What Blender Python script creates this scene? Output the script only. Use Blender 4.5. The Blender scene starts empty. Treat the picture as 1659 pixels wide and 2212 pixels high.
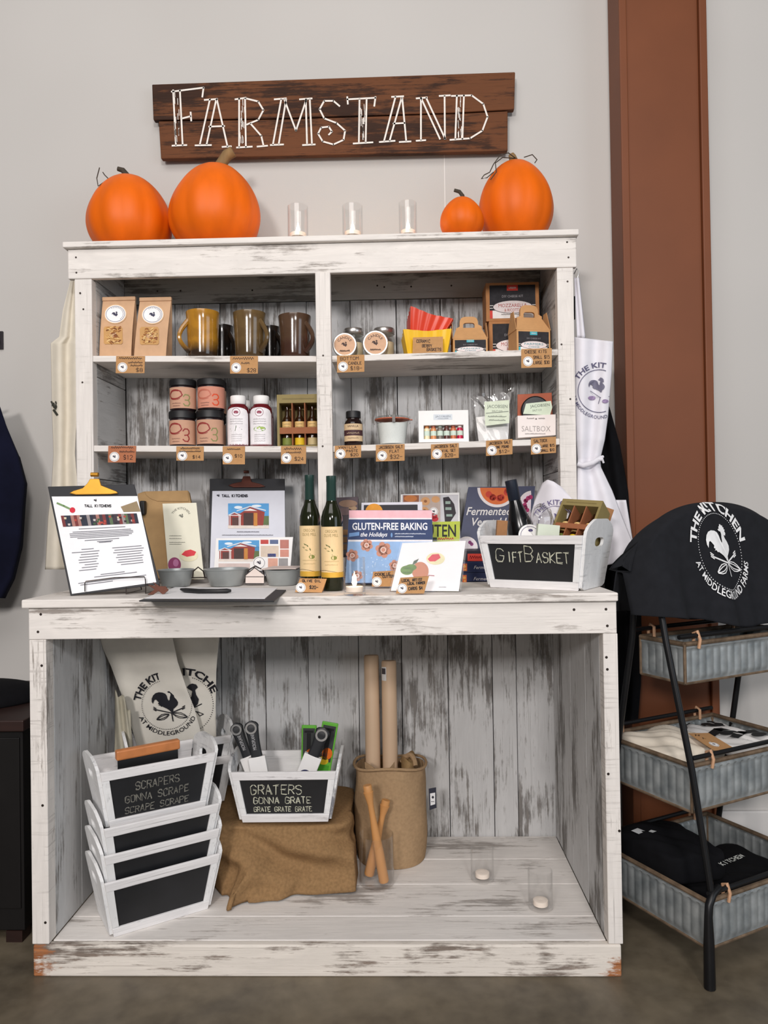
import bpy, math, random
from mathutils import Vector, Matrix
random.seed(7)
SC = bpy.context.scene
COL = SC.collection
pi = math.pi
# ------------------------------------------------------------------ camera
CAM = Vector((.2095, -1.8205, 1.1182)); YAW, PITCH, ROLL, FPX = .0257, .0097, -.0150, 1600.4
FW = Vector((-math.sin(YAW)*math.cos(PITCH), math.cos(YAW)*math.cos(PITCH), math.sin(PITCH)))
RT0 = Vector((math.cos(YAW), math.sin(YAW), 0)); UP0 = RT0.cross(FW)
RT = RT0*math.cos(ROLL)+UP0*math.sin(ROLL); UP = UP0*math.cos(ROLL)-RT0*math.sin(ROLL)
cd = bpy.data.cameras.new('camera'); cam = bpy.data.objects.new('camera', cd); COL.objects.link(cam)
cd.sensor_fit = 'VERTICAL'; cd.sensor_height = 24; cd.lens = 24*FPX/2212; cd.clip_start = .02
cam.matrix_world = Matrix((( RT.x, UP.x, -FW.x, CAM.x), (RT.y, UP.y, -FW.y, CAM.y), (RT.z, UP.z, -FW.z, CAM.z), (0,0,0,1)))
SC.camera = cam
SC.view_settings.view_transform = 'Standard'; SC.view_settings.look = 'None'
SC.view_settings.exposure = -.15; SC.view_settings.gamma = 1.0; SC.view_settings.use_curve_mapping = False
# ------------------------------------------------------------------ light
wd = bpy.data.worlds.new('world'); SC.world = wd; wd.use_nodes = True
wd.node_tree.nodes['Background'].inputs[0].default_value = (.93, .95, 1, 1)
wd.node_tree.nodes['Background'].inputs[1].default_value = .115
def area(name, loc, target, sx, sy, power, col):
    l = bpy.data.lights.new(name, 'AREA'); l.shape = 'RECTANGLE'; l.size = sx; l.size_y = sy; l.energy = power; l.color = col
    o = bpy.data.objects.new(name, l); COL.objects.link(o); o.location = loc
    o.rotation_euler = (Vector(target)-Vector(loc)).to_track_quat('-Z', 'Y').to_euler()
    return o
area('ceiling_light', (-.3, -2.4, 3.8), (0, .4, 1.0), 3.0, 1.6, 62, (1, .955, .925))
area('window_light', (4.2, -3.4, 1.7), (0, .4, .8), 2.4, 2.4, 55, (.80, .90, 1))
area('track_light', (-1.1, -5.0, 2.45), (0, .4, .9), .7, .5, 128, (1, .95, .925))
area('track_light', (.9, -4.1, 2.75), (0, .4, .9), .5, .4, 70, (1, .955, .935))
# ------------------------------------------------------------------ pixel helpers: a ray of the photo meets a real plane
def ray(px, py): return FW*FPX + RT*(px-829.5) - UP*(py-1106)
def at(px, py, Y):
    d = ray(px, py); return CAM + d*((Y-CAM.y)/d.y)
def atz(px, py, Z):
    d = ray(px, py); return CAM + d*((Z-CAM.z)/d.z)
class Plane:
    def __init__(s, a, b, c):
        s.a = Vector(a); s.n = (Vector(b)-s.a).cross(Vector(c)-s.a).normalized()
        if s.n.dot(CAM-s.a) < 0: s.n = -s.n
    def __call__(s, px, py):
        d = ray(px, py); return CAM + d*((s.a-CAM).dot(s.n)/d.dot(s.n))
def planeY(Y): return Plane((0, Y, 0), (1, Y, 0), (0, Y, 1))
# ------------------------------------------------------------------ materials
def lin(c):
    r = [((x/255+.055)/1.055)**2.4 if x > 10 else x/255/12.92 for x in c[:3]]
    return (*r, 1)
MATS = {}
def mat(col, rough=.6, metal=0., var=.12, scale=30., bump=0., spec=.5, key='', stretch=None, sheen=0.):
    k = (tuple(col), rough, metal, var, scale, bump, spec, key, stretch)
    if k in MATS: return MATS[k]
    m = bpy.data.materials.new('m_%d' % len(MATS)); m.use_nodes = True; nt = m.node_tree; N = nt.nodes; L = nt.links
    b = N['Principled BSDF']; c = lin(col)
    tc = N.new('ShaderNodeTexCoord'); no = N.new('ShaderNodeTexNoise'); no.inputs['Scale'].default_value = scale; no.inputs['Detail'].default_value = 4
    src = tc.outputs['Object']
    if stretch:
        mp = N.new('ShaderNodeMapping'); mp.inputs['Scale'].default_value = stretch; L.new(src, mp.inputs[0]); src = mp.outputs[0]
    L.new(src, no.inputs['Vector'])
    rp = N.new('ShaderNodeValToRGB'); rp.color_ramp.elements[0].position = .3; rp.color_ramp.elements[1].position = .7
    rp.color_ramp.elements[0].color = (*[x*(1-var) for x in c[:3]], 1); rp.color_ramp.elements[1].color = (*[min(1, x*(1+var)) for x in c[:3]], 1)
    L.new(no.outputs[0], rp.inputs[0]); L.new(rp.outputs[0], b.inputs['Base Color'])
    b.inputs['Roughness'].default_value = rough; b.inputs['Metallic'].default_value = metal; b.inputs['Specular IOR Level'].default_value = spec
    if sheen: b.inputs['Sheen Weight'].default_value = sheen
    if bump:
        bp = N.new('ShaderNodeBump'); bp.inputs['Strength'].default_value = min(1, bump*60); bp.inputs['Distance'].default_value = bump
        L.new(no.outputs[0], bp.inputs['Height']); L.new(bp.outputs[0], b.inputs['Normal'])
    MATS[k] = m; return m
def ink(col, rough=.55): return mat(col, rough, 0, .06, 60, 0, .3)
def nodes(name):
    m = bpy.data.materials.new(name); m.use_nodes = True; return m, m.node_tree.nodes, m.node_tree.links, m.node_tree.nodes['Principled BSDF']
def math_(N, L, op, a, b=None, c=None, clamp=False):
    n = N.new('ShaderNodeMath'); n.operation = op; n.use_clamp = clamp
    for i, v in enumerate((a, b, c)):
        if v is None: continue
        if isinstance(v, (int, float)): n.inputs[i].default_value = v
        else: L.new(v, n.inputs[i])
    return n.outputs[0]
def ramp(N, L, src, p0, p1, c0=(0,0,0,1), c1=(1,1,1,1)):
    r = N.new('ShaderNodeValToRGB'); e = r.color_ramp.elements; e[0].position = p0; e[1].position = p1; e[0].color = c0; e[1].color = c1
    L.new(src, r.inputs[0]); return r.outputs[0]
def mixc(N, L, f, a, b):
    n = N.new('ShaderNodeMix'); n.data_type = 'RGBA'
    for i, v in ((0, f), (6, a), (7, b)):
        if isinstance(v, (int, float, tuple)): n.inputs[i].default_value = v
        else: L.new(v, n.inputs[i])
    return n.outputs[2]
def whitewood(name, axis, paint=(236,230,224), dark=(92,82,74), wear=.0, saw=0., rough=.75, endrust=False, amt=.88):
    """whitewashed boards: paint worn along the grain down to grey-brown wood"""
    m, N, L, b = nodes(name)
    tc = N.new('ShaderNodeTexCoord'); atr = N.new('ShaderNodeAttribute'); atr.attribute_name = 'rnd'
    off = N.new('ShaderNodeVectorMath'); off.operation = 'MULTIPLY_ADD'; off.inputs[1].default_value = (7.3, 5.1, 9.7)
    L.new(atr.outputs['Vector'], off.inputs[0]); L.new(tc.outputs['Object'], off.inputs[2])
    def noise(al, ac, detail=5, dist=0., rgh=.6):
        mp = N.new('ShaderNodeMapping'); s = [ac, ac, ac]; s['XYZ'.index(axis)] = al; mp.inputs['Scale'].default_value = s
        L.new(off.outputs[0], mp.inputs[0]); n = N.new('ShaderNodeTexNoise'); n.inputs['Scale'].default_value = 1; n.inputs['Detail'].default_value = detail
        n.inputs['Roughness'].default_value = rgh; n.inputs['Distortion'].default_value = dist
        L.new(mp.outputs[0], n.inputs['Vector']); return n.outputs[0]
    streak = noise(5, 120, 5, .6, .7); mid = noise(7, 32, 4, .8); blot = noise(3.2, 8, 3, .3); fine = noise(60, 160, 3)
    a = math_(N, L, 'MULTIPLY_ADD', blot, 1.0, -.5+wear)
    s = math_(N, L, 'MULTIPLY_ADD', streak, .75, a); s = math_(N, L, 'MULTIPLY_ADD', mid, .45, s); s = math_(N, L, 'MULTIPLY_ADD', fine, .18, s)
    w = ramp(N, L, s, .80, .94)
    crk = noise(2.2, 300, 3, .4); w = math_(N, L, 'MAXIMUM', w, math_(N, L, 'MULTIPLY', math_(N, L, 'MULTIPLY', ramp(N, L, crk, .60, .68), ramp(N, L, mid, .40, .60)), .55))
    if saw:
        sw = noise(170, 9, 2); sw2 = math_(N, L, 'MULTIPLY', ramp(N, L, sw, .56, .66), ramp(N, L, blot, .42, .62)); w = math_(N, L, 'MAXIMUM', w, math_(N, L, 'MULTIPLY', sw2, saw))
    tone = ramp(N, L, mid, .3, .75, lin([x*.93 for x in paint]), lin(paint))
    dk = ramp(N, L, streak, .35, .7, lin([x*.62 for x in dark]), lin([min(255, x*1.35) for x in dark]))
    col = mixc(N, L, math_(N, L, 'MULTIPLY', w, amt), tone, dk)
    if endrust:   # bare reddish wood where the paint has gone at the two ends of the bottom rail
        sx = N.new('ShaderNodeSeparateXYZ'); L.new(tc.outputs['Object'], sx.inputs[0])
        e = math_(N, L, 'ABSOLUTE', sx.outputs[0]); e = math_(N, L, 'MULTIPLY_ADD', mid, .16, e); e = math_(N, L, 'MULTIPLY_ADD', blot, .22, e); e = math_(N, L, 'MULTIPLY_ADD', sx.outputs[2], -1.2, e)
        e = math_(N, L, 'MULTIPLY_ADD', fine, .10, e)
        f = ramp(N, L, e, .885, .915); col = mixc(N, L, f, col, ramp(N, L, streak, .3, .7, lin((112,62,34)), lin((190,128,84))))
    L.new(col, b.inputs['Base Color']); b.inputs['Roughness'].default_value = rough; b.inputs['Specular IOR Level'].default_value = .25
    bp = N.new('ShaderNodeBump'); bp.inputs['Strength'].default_value = .6; bp.inputs['Distance'].default_value = .0012
    L.new(math_(N, L, 'MULTIPLY_ADD', w, -.6, streak), bp.inputs['Height']); L.new(bp.outputs[0], b.inputs['Normal'])
    return m
def thin_glass(name, tint=(1, 1, 1), refl=1.0):
    m, N, L, b = nodes(name); N.remove(b)
    lw = N.new('ShaderNodeLayerWeight'); lw.inputs[0].default_value = .5
    fr = math_(N, L, 'MULTIPLY_ADD', math_(N, L, 'POWER', lw.outputs['Facing'], 4.0), .8, .045)
    tr = N.new('ShaderNodeBsdfTransparent'); tr.inputs[0].default_value = (*tint, 1)
    gl = N.new('ShaderNodeBsdfGlossy'); gl.inputs['Roughness'].default_value = .03
    mx = N.new('ShaderNodeMixShader'); L.new(math_(N, L, 'MULTIPLY', fr, refl, clamp=True), mx.inputs[0]); L.new(tr.outputs[0], mx.inputs[1]); L.new(gl.outputs[0], mx.inputs[2])
    L.new(mx.outputs[0], N['Material Output'].inputs[0]); return m
def emit(name, col, s):
    m, N, L, b = nodes(name); b.inputs['Emission Color'].default_value = lin(col); b.inputs['Emission Strength'].default_value = s; b.inputs['Base Color'].default_value = lin(col)
    no = N.new('ShaderNodeTexNoise'); no.inputs['Scale'].default_value = 20; L.new(ramp(N, L, no.outputs[0], .3, .7, lin([x*.9 for x in col]), lin(col)), b.inputs['Base Color']); return m
# ------------------------------------------------------------------ mesh builder
class MB:
    def __init__(s): s.v = []; s.f = []; s.r = []; s.mi = []; s.mats = []; s.cur = 0
    def add(s, vs, fs, M=None, rnd=None):
        k = len(s.v); rnd = random.random() if rnd is None else rnd
        for v in vs:
            v = Vector(v); s.v.append(M @ v if M is not None else v); s.r.append(rnd)
        for f in fs: s.f.append([i+k for i in f]); s.mi.append(s.cur)
        return s
    def c(s, m):
        if m not in s.mats: s.mats.append(m)
        s.cur = s.mats.index(m); return s
    def hexa(s, p, M=None):   # p: bottom 4 then top 4
        return s.add(p, [(3,2,1,0),(4,5,6,7),(0,1,5,4),(1,2,6,5),(2,3,7,6),(3,0,4,7)], M)
    def box(s, x0, x1, y0, y1, z0, z1, M=None):
        return s.hexa([(x0,y0,z0),(x1,y0,z0),(x1,y1,z0),(x0,y1,z0),(x0,y0,z1),(x1,y0,z1),(x1,y1,z1),(x0,y1,z1)], M)
    def prism(s, pts, d, M=None):   # polygon of 3-D points pushed along d
        n = len(pts); d = Vector(d); a = [Vector(p) for p in pts]
        return s.add(a+[p+d for p in a], [list(range(n))[::-1], list(range(n, 2*n))]+[(i,(i+1)%n,n+(i+1)%n,n+i) for i in range(n)], M)
    def grid(s, f, nu, nv, cu=False, M=None, cap=False):
        vs = [f(i/(nu if cu else nu-1), j/(nv-1)) for j in range(nv) for i in range(nu)]
        fs = [(j*nu+i, j*nu+(i+1)%nu, (j+1)*nu+(i+1)%nu, (j+1)*nu+i) for j in range(nv-1) for i in range(nu if cu else nu-1)]
        if cap: fs += [list(range(nu))[::-1], list(range((nv-1)*nu, nv*nu))]
        return s.add(vs, fs, M)
    def lathe(s, prof, n=28, M=None, cap=True, rf=None):
        def f(u, v):
            r, z = prof[round(v*(len(prof)-1))]; a = 2*pi*u
            k = rf(a, z) if rf else 1
            return (r*k*math.cos(a), r*k*math.sin(a), z)
        return s.grid(f, n, len(prof), True, M, cap)
    def tube(s, path, r, n=8, cyc=False, M=None):
        P = [Vector(p) for p in path]; m = len(P); R = r if isinstance(r, (list, tuple)) else [r]*m
        ref = None; rings = []
        for i in range(m):
            t = (P[(i+1) % m]-P[i-1]) if cyc else (P[min(i+1, m-1)]-P[max(i-1, 0)])
            t.normalize()
            if ref is None: ref = t.orthogonal()
            ref = (ref-t*ref.dot(t)).normalized(); b = t.cross(ref)
            rings.append([P[i]+(ref*math.cos(2*pi*k/n)+b*math.sin(2*pi*k/n))*R[i] for k in range(n)])
        vs = [v for g in rings for v in g]; q = m if cyc else m-1
        fs = [(j*n+k, j*n+(k+1)%n, ((j+1)%m)*n+(k+1)%n, ((j+1)%m)*n+k) for j in range(q) for k in range(n)]
        if not cyc: fs += [list(range(n))[::-1], list(range((m-1)*n, m*n))]
        return s.add(vs, fs, M)
    def build(s, name, m=None, parent=None, smooth=False, bevel=0, solid=0, sub=0, world=True, ang=40, off=-1, origin=None):
        me = bpy.data.meshes.new(name); vs = s.v
        if parent is not None:
            o3 = ORG.get(parent.name, Vector()) if world else Vector()
        else:
            if origin is not None: o3 = Vector(origin)
            elif world: o3 = Vector((sum(v.x for v in vs)/len(vs), sum(v.y for v in vs)/len(vs), min(v.z for v in vs)))
            else: o3 = Vector()
        me.from_pydata([v-o3 for v in vs], [], s.f)
        at_ = me.attributes.new('rnd', 'FLOAT_VECTOR', 'POINT')
        at_.data.foreach_set('vector', [c for r in s.r for c in (r, r*1.7 % 1, r*2.9 % 1)])
        if m is not None: me.materials.append(m)
        else:
            for q in s.mats: me.materials.append(q)
            me.polygons.foreach_set('material_index', s.mi)
        if smooth:
            me.polygons.foreach_set('use_smooth', [True]*len(me.polygons))
            if smooth != 'all': me.set_sharp_from_angle(angle=math.radians(ang))
        me.validate(); me.update()
        o = bpy.data.objects.new(name, me); COL.objects.link(o)
        if parent is not None: o.parent = parent; ORG[o.name] = ORG.get(parent.name, Vector())
        else: o.location = o3; ORG[o.name] = o3
        if solid: q = o.modifiers.new('s', 'SOLIDIFY'); q.thickness = solid; q.offset = off
        if bevel: q = o.modifiers.new('b', 'BEVEL'); q.width = bevel; q.segments = 2; q.limit_method = 'ANGLE'; q.angle_limit = math.radians(38)
        if sub: q = o.modifiers.new('u', 'SUBSURF'); q.levels = sub; q.render_levels = sub
        return o
ORG = {}
def thing(name, label, cat, loc=(0,0,0), group=None):
    o = bpy.data.objects.new(name, None); COL.objects.link(o); o.location = loc; o.empty_display_size = .05
    ORG[o.name] = Vector(loc); return tag(o, label, cat, group)
def tag(o, label, cat, group=None):
    o['label'] = label; o['category'] = cat
    if group: o['group'] = group
    return o
def struct(o): o['kind'] = 'structure'; return o
def dup(root, loc, rot=None, label=None, group=None):
    kids = {}
    for o in COL.objects:
        if o.parent: kids.setdefault(o.parent.name, []).append(o)
    def rec(o, par):
        c = o.copy(); COL.objects.link(c)
        if par is not None: c.parent = par
        for ch in kids.get(o.name, []): rec(ch, c)
        return c
    r = rec(root, None); r.location = loc
    if rot is not None: r.rotation_euler = rot
    if label: r['label'] = label
    if group: r['group'] = group
    return r
# ------------------------------------------------------------------ flat prints (ink lying on a surface)
SF = {}
for line in """A:00 26 40/12 32|B:00 06 36 45 44 33 03/33 42 41 30 00|C:45 36 16 05 01 10 30 41|D:00 06 26 44 42 20 00|E:46 06 00 40/03 33|F:46 06 00/03 33
G:45 36 16 05 01 10 30 41 43 23|H:00 06/40 46/03 43|I:20 26|J:46 41 30 10 01|K:00 06/46 03 40|L:06 00 40|M:00 06 23 46 40|N:00 06 40 46|O:16 05 01 10 30 41 45 36 16
P:00 06 36 45 44 33 03|R:00 06 36 45 44 33 03/23 40|S:45 36 16 05 04 13 33 42 41 30 10 01|T:06 46/26 20|U:06 01 10 30 41 46|V:06 20 46|W:06 10 23 30 46|X:00 46/06 40|Y:06 23 46/23 20|Z:06 46 00 40
$:45 36 16 05 04 13 33 42 41 30 10 01/27 20|0:16 05 01 10 30 41 45 36 16|1:15 26 20|2:05 16 36 45 44 00 40|3:05 16 36 45 44 33 42 41 30 10 01/13 33|4:30 36 02 42|5:46 06 04 34 43 41 30 00|6:36 15 01 10 30 41 42 33 03|8:13 04 05 16 36 45 44 33 13 02 01 10 30 41 42 33|-:03 43""".replace('\n', '|').split('|'):
    SF[line[0]] = [[(int(p[0]), int(p[1])) for p in st.split()] for st in line[2:].split('/')]
ROOST = [(1062,432),(1085,420),(1080,405),(1095,395),(1100,375),(1118,378),(1125,390),(1140,388),(1140,405),(1155,412),(1150,428),(1165,435),(1155,450),(1165,470),(1155,497),(1135,490),(1140,520),(1165,560),(1180,600),(1175,640),(1155,675),(1130,705),(1128,745),(1105,755),(1090,730),(1060,700),(1030,680),(1010,665),(1000,672),(988,650),(968,652),(982,638),(966,625),(975,600),(955,570),(945,555),(930,560),(920,590),(912,625),(900,590),(900,540),(915,490),(940,455),(975,440),(1015,445),(1045,465),(1060,500),(1068,545),(1080,575),(1090,560),(1092,520),(1100,480),(1095,455),(1075,450)]
ROOST = [((x-1060)/265, (640-y)/390) for x, y in ROOST]
TXT = {}
def glyphs(s, bold=0, shear=0):
    k = (s, bold, shear)
    if k not in TXT:
        c = bpy.data.curves.new('t', 'FONT'); c.body = s; c.size = 1; c.resolution_u = 2; c.offset = bold; c.shear = shear; c.fill_mode = 'FRONT'
        o = bpy.data.objects.new('t', c); COL.objects.link(o); bpy.context.view_layer.update()
        me = bpy.data.meshes.new_from_object(o.evaluated_get(bpy.context.evaluated_depsgraph_get()))
        TXT[k] = ([(v.co.x, v.co.y) for v in me.vertices], [tuple(p.vertices) for p in me.polygons])
        bpy.data.objects.remove(o); bpy.data.curves.remove(c); bpy.data.meshes.remove(me)
    return TXT[k]
class Flat:
    """2-D design: x right, y up; in photo pixels when yd is set (y down)."""
    def __init__(s, yd=False): s.v = []; s.f = []; s.mi = []; s.m = []; s.cur = 0; s.yd = yd; s.lay = []; s.L = 0
    def c(s, col):
        m = ink(col) if isinstance(col, tuple) else col
        if m not in s.m: s.m.append(m)
        s.cur = s.m.index(m); return s
    def up(s): s.L += 1; return s
    def poly(s, pts):
        k = len(s.v); s.v += [tuple(p) for p in pts]; s.lay += [s.L]*len(pts); s.f.append(tuple(range(k, k+len(pts)))); s.mi.append(s.cur); return s
    def mesh(s, vs, fs):
        k = len(s.v); s.v += vs; s.lay += [s.L]*len(vs); s.f += [tuple(i+k for i in f) for f in fs]; s.mi += [s.cur]*len(fs); return s
    def rect(s, x0, y0, x1, y1, n=1):
        vs = [(x0+(x1-x0)*i/n, y) for y in (y0, y1) for i in range(n+1)]
        return s.mesh(vs, [(i, i+1, n+2+i, n+1+i) for i in range(n)])
    def disc(s, x, y, rx, ry=None, n=28, a0=0, a1=2*pi):
        ry = ry or rx; return s.poly([(x+rx*math.cos(a0+(a1-a0)*i/n), y+ry*math.sin(a0+(a1-a0)*i/n)) for i in range(n if a1-a0 > 6.28 else n+1)])
    def ring(s, x, y, rx, ry, w, n=48, dots=False):
        if dots:
            for i in range(n): a = 2*pi*i/n; s.disc(x+rx*math.cos(a), y+ry*math.sin(a), w, w, 6)
            return s
        vs = []; 
        for i in range(n):
            a = 2*pi*i/n; vs += [(x+(rx-w)*math.cos(a), y+(ry-w)*math.sin(a)), (x+(rx+w)*math.cos(a), y+(ry+w)*math.sin(a))]
        return s.mesh(vs, [(2*i, 2*i+1, (2*i+3) % (2*n), (2*i+2) % (2*n)) for i in range(n)])
    def line(s, pts, w):
        for (x0, y0), (x1, y1) in zip(pts, pts[1:]):
            l = math.hypot(x1-x0, y1-y0) or 1; nx, ny = -(y1-y0)/l*w/2, (x1-x0)/l*w/2; ex, ey = (x1-x0)/l*w*.3, (y1-y0)/l*w*.3
            s.mesh([(x0+nx-ex, y0+ny-ey), (x0-nx-ex, y0-ny-ey), (x1-nx+ex, y1-ny+ey), (x1+nx+ex, y1+ny+ey)], [(0, 1, 2, 3)])
        return s
    def text(s, t, x, y, h, w=None, align='c', bold=0, shear=0, rot=0, xs=1.0):
        vs, fs = glyphs(t, bold, shear)
        if not vs: return s
        x0 = min(v[0] for v in vs); x1 = max(v[0] for v in vs); k = h/.70; kx = k*xs if w is None else w/(x1-x0)
        ox = {'c': (x0+x1)/2, 'l': x0, 'r': x1}[align]; d = -1 if s.yd else 1; ca, sa = math.cos(rot), math.sin(rot); out = []
        for a, b in vs:
            X, Yv = (a-ox)*kx, (b-.35)*k; out.append((x+X*ca-Yv*sa, y+d*(X*sa+Yv*ca)))
        return s.mesh(out, fs)
    def arc(s, t, x, y, rx, ry, h, a_mid, span, inner=False, bold=.01):
        """text bent round an ellipse; inner = read along the bottom"""
        vs, fs = glyphs(t, bold, 0); x0 = min(v[0] for v in vs); x1 = max(v[0] for v in vs); out = []; d = -1 if s.yd else 1
        for a, b in vs:
            q = (a-x0)/(x1-x0)-.5; rr = (b/.70)*h
            th = a_mid+(q if inner else -q)*span; k = -rr if inner else rr
            out.append((x+(rx+k)*math.cos(th), y+d*(ry+k)*math.sin(th)))
        return s.mesh(out, fs)
    def hand(s, t, x, y, h, w, sw, jit=.25, rot=0, align='l'):
        """stroke lettering; w = width of whole line"""
        n = len(t); adv = w/max(n, 1); d = -1 if s.yd else 1; ca, sa = math.cos(rot), math.sin(rot)
        for i, ch in enumerate(t):
            for st in SF.get(ch, []):
                pts = []
                for a, b in st:
                    X = i*adv+(a+random.uniform(-jit, jit))/4*adv*.72; Yv = (b+random.uniform(-jit, jit))/6*h
                    pts.append((x+X*ca-Yv*sa, y+d*(X*sa+Yv*ca)))
                s.line(pts, sw)
        return s
    def scrib(s, x, y, w, h, sw, rot=0):
        n = max(4, int(w/h*2.2)); d = -1 if s.yd else 1; pts = []
        for i in range(n+1):
            X = w*i/n; Yv = h*((i % 2)*random.uniform(.5, 1)+random.uniform(-.1, .15)); pts.append((x+X*math.cos(rot)-Yv*math.sin(rot), y+d*(X*math.sin(rot)+Yv*math.cos(rot))))
        return s.line(pts, sw)
    def rooster(s, x, y, rx, ry=None):
        ry = ry or rx; d = -1 if s.yd else 1
        return s.poly([(x+a*rx, y+d*b*ry) for a, b in ROOST])
    def emblem(s, x, y, rx, ry=None, dots=True, bird=None, dim=None, top='THE KITCHEN', bottom='AT MIDDLEGROUND FARMS', th=.26, bh=.17):
        ry = ry or rx; d = -1 if s.yd else 1
        P = lambda a, b: (x+a*rx, y+d*b*ry)
        s.rooster(x, y, rx, ry); w = .045*rx
        for pts in ([(.17,-.33),(-.43,-.2)], [(.17,-.33),(.62,-.14)], [(.19,-.33),(.25,-.66)]): s.line([P(*p) for p in pts], w)
        for ex, ey, g in ((-.43,-.2, 1), (.62,-.14, -1)):
            for k in (-.05, 0, .05): s.line([P(ex, ey+k), P(ex-.1*g, ey+k+.06)], w*.7)
        for ax, ay, bx, by in ((.08,-.39,-.40,-.60), (.24,-.35,.82,-.50)):
            for q in (.11, .05, -.05, -.11):
                L_ = math.hypot(bx-ax, by-ay); nx, ny = -(by-ay)/L_, (bx-ax)/L_
                s.line([P(ax+(bx-ax)*t+nx*q*math.sin(pi*min(1, t*.9+.06)), ay+(by-ay)*t+ny*q*math.sin(pi*min(1, t*.9+.06))) for t in (0,.25,.5,.75,1)], w*.6)
        s.ring(x, y, rx, ry, .018*rx if dots else .02*rx, 84 if dots else 60, dots)
        if top: s.arc(top, x, y, rx*1.08, ry*1.08, th*min(rx, ry), pi/2, 2.75, bold=.03)
        if bottom: s.arc(bottom, x, y, rx*1.08+bh*rx, ry*1.08+bh*ry, bh*min(rx, ry), -pi/2, 2.7, True, .008)
        return s
    def on(s, surf, name, parent, off=.0006, world=True, step=.00025):
        mb = MB(); mb.mats = list(s.m)
        n = getattr(surf, 'n', None)
        for (a, b), l in zip(s.v, s.lay):
            p = Vector(surf(a, b)); o = off+l*step
            if n is not None: q = n
            else:
                e = getattr(surf, 'e', .002); q = (Vector(surf(a+e, b))-Vector(surf(a-e, b))).cross(Vector(surf(a, b+e))-Vector(surf(a, b-e)))
                q = q.normalized() if q.length > 1e-12 else Vector((0, -1, 0))
                if getattr(surf, 'flip', False): q = -q
            mb.v.append(p+q*o); mb.r.append(0)
        mb.f = [list(f) for f in s.f]; mb.mi = list(s.mi)
        return mb.build(name, None, parent, world=world)
def slab(mb, pl, pts, th, off=0):
    """solid plate whose front outline is given in photo pixels on plane pl"""
    a = [pl(*p)+pl.n*off for p in pts]; return mb.prism(a, -pl.n*th)
class S2:
    """flat or curved surface from a function of (u, v)"""
    def __init__(s, f, e=.002, flip=False): s.f = f; s.e = e; s.flip = flip
    def __call__(s, a, b): return s.f(a, b)
def cyl(cx, cy, r, z0=0): # wrap: x along the circumference seen from -Y, y up
    return S2(lambda a, b: (cx+r*math.sin(a/r), cy-r*math.cos(a/r), z0+b))
def front(y, z0=0, x0=0): return S2(lambda a, b: (x0+a, y, z0+b))
# ------------------------------------------------------------------ shared materials
WX = whitewood('white_boards_x', 'X', wear=.025, amt=.72); WX2 = whitewood('white_boards_worn_x', 'X', wear=.05, amt=.7)
WZ = whitewood('white_boards_z', 'Z', wear=-.04, saw=.4, amt=.75); WB = whitewood('grey_boards_z', 'Z', (206,206,206), (82,76,70), wear=.10, amt=.8)
WBX = whitewood('grey_boards_x', 'X', (196,193,186), (78,72,66), wear=.09, amt=.72); WBY = whitewood('grey_boards_y', 'Y', (204,204,203), (80,74,70), wear=.09, amt=.7)
WF = whitewood('floor_boards_x', 'X', (232,227,222), wear=.04, amt=.66); WR = whitewood('rail_boards_x', 'X', (232,224,214), (92,78,68), wear=.08, endrust=True)
KRAFT = mat((190,150,108), .85, 0, .05, 90, .0002); KRAFTD = mat((160,114,74), .85, 0, .06, 90, .0002)
TAGK = mat((186,140,92), .85, 0, .06, 120); WHITE = mat((240,238,236), .6, 0, .02, 40); PAPER = mat((238,238,240), .6, 0, .015, 60)
BLACK = mat((20,20,22), .5, 0, .1, 40); NAIL = mat((60,52,48), .5, .7, .2, 200); INKD = (40,30,28)
GLASS = thin_glass('clear_glass'); PLAST = thin_glass('clear_film', (.97,.97,.97), 1.6)
ZC = .932; YH = .354; YB = .618; ZF = .078
# ------------------------------------------------------------------ room
wm, N, L, b = nodes('painted_wall'); tc = N.new('ShaderNodeTexCoord'); no = N.new('ShaderNodeTexNoise'); no.inputs['Scale'].default_value = 1.3
L.new(tc.outputs['Object'], no.inputs['Vector']); L.new(ramp(N, L, no.outputs[0], .3, .7, lin((190,187,183)), lin((196,193,189))), b.inputs['Base Color']); b.inputs['Roughness'].default_value = .85; b.inputs['Specular IOR Level'].default_value = .2
n2 = N.new('ShaderNodeTexNoise'); n2.inputs['Scale'].default_value = 180; L.new(tc.outputs['Object'], n2.inputs['Vector']); bp = N.new('ShaderNodeBump'); bp.inputs['Strength'].default_value = .15; bp.inputs['Distance'].default_value = .001
L.new(n2.outputs[0], bp.inputs['Height']); L.new(bp.outputs[0], b.inputs['Normal'])
fm, N, L, b = nodes('polished_concrete'); tc = N.new('ShaderNodeTexCoord')
def nz(sc, det, dist=0):
    n = N.new('ShaderNodeTexNoise'); n.inputs['Scale'].default_value = sc; n.inputs['Detail'].default_value = det; n.inputs['Distortion'].default_value = dist; L.new(tc.outputs['Object'], n.inputs['Vector']); return n.outputs[0]
c1 = ramp(N, L, nz(5, 6, .6), .32, .68, lin((66,58,47)), lin((122,110,90))); c2 = ramp(N, L, nz(26, 5), .3, .7, lin((78,71,60)), lin((116,107,92)))
L.new(mixc(N, L, .42, c1, c2), b.inputs['Base Color']); L.new(ramp(N, L, nz(9, 3), .3, .7, (.32,)*3+(1,), (.55,)*3+(1,)), b.inputs['Roughness'])
XS = at(961, 420, .66).x
struct(MB().box(-3.5, 4.0, .66, .76, 0, 4.0).build('wall_back', wm)); struct(MB().box(XS-.0012, XS+.0012, .6585, .6605, 1.96, 2.38).build('trim_1', mat((226,222,218), .5, 0, .02, 5, key='tr')))
struct(MB().box(-3.5, 4.0, -3.5, .76, -.1, 0).build('floor', fm))
zb = at(1610, 1752, .65).z
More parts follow.
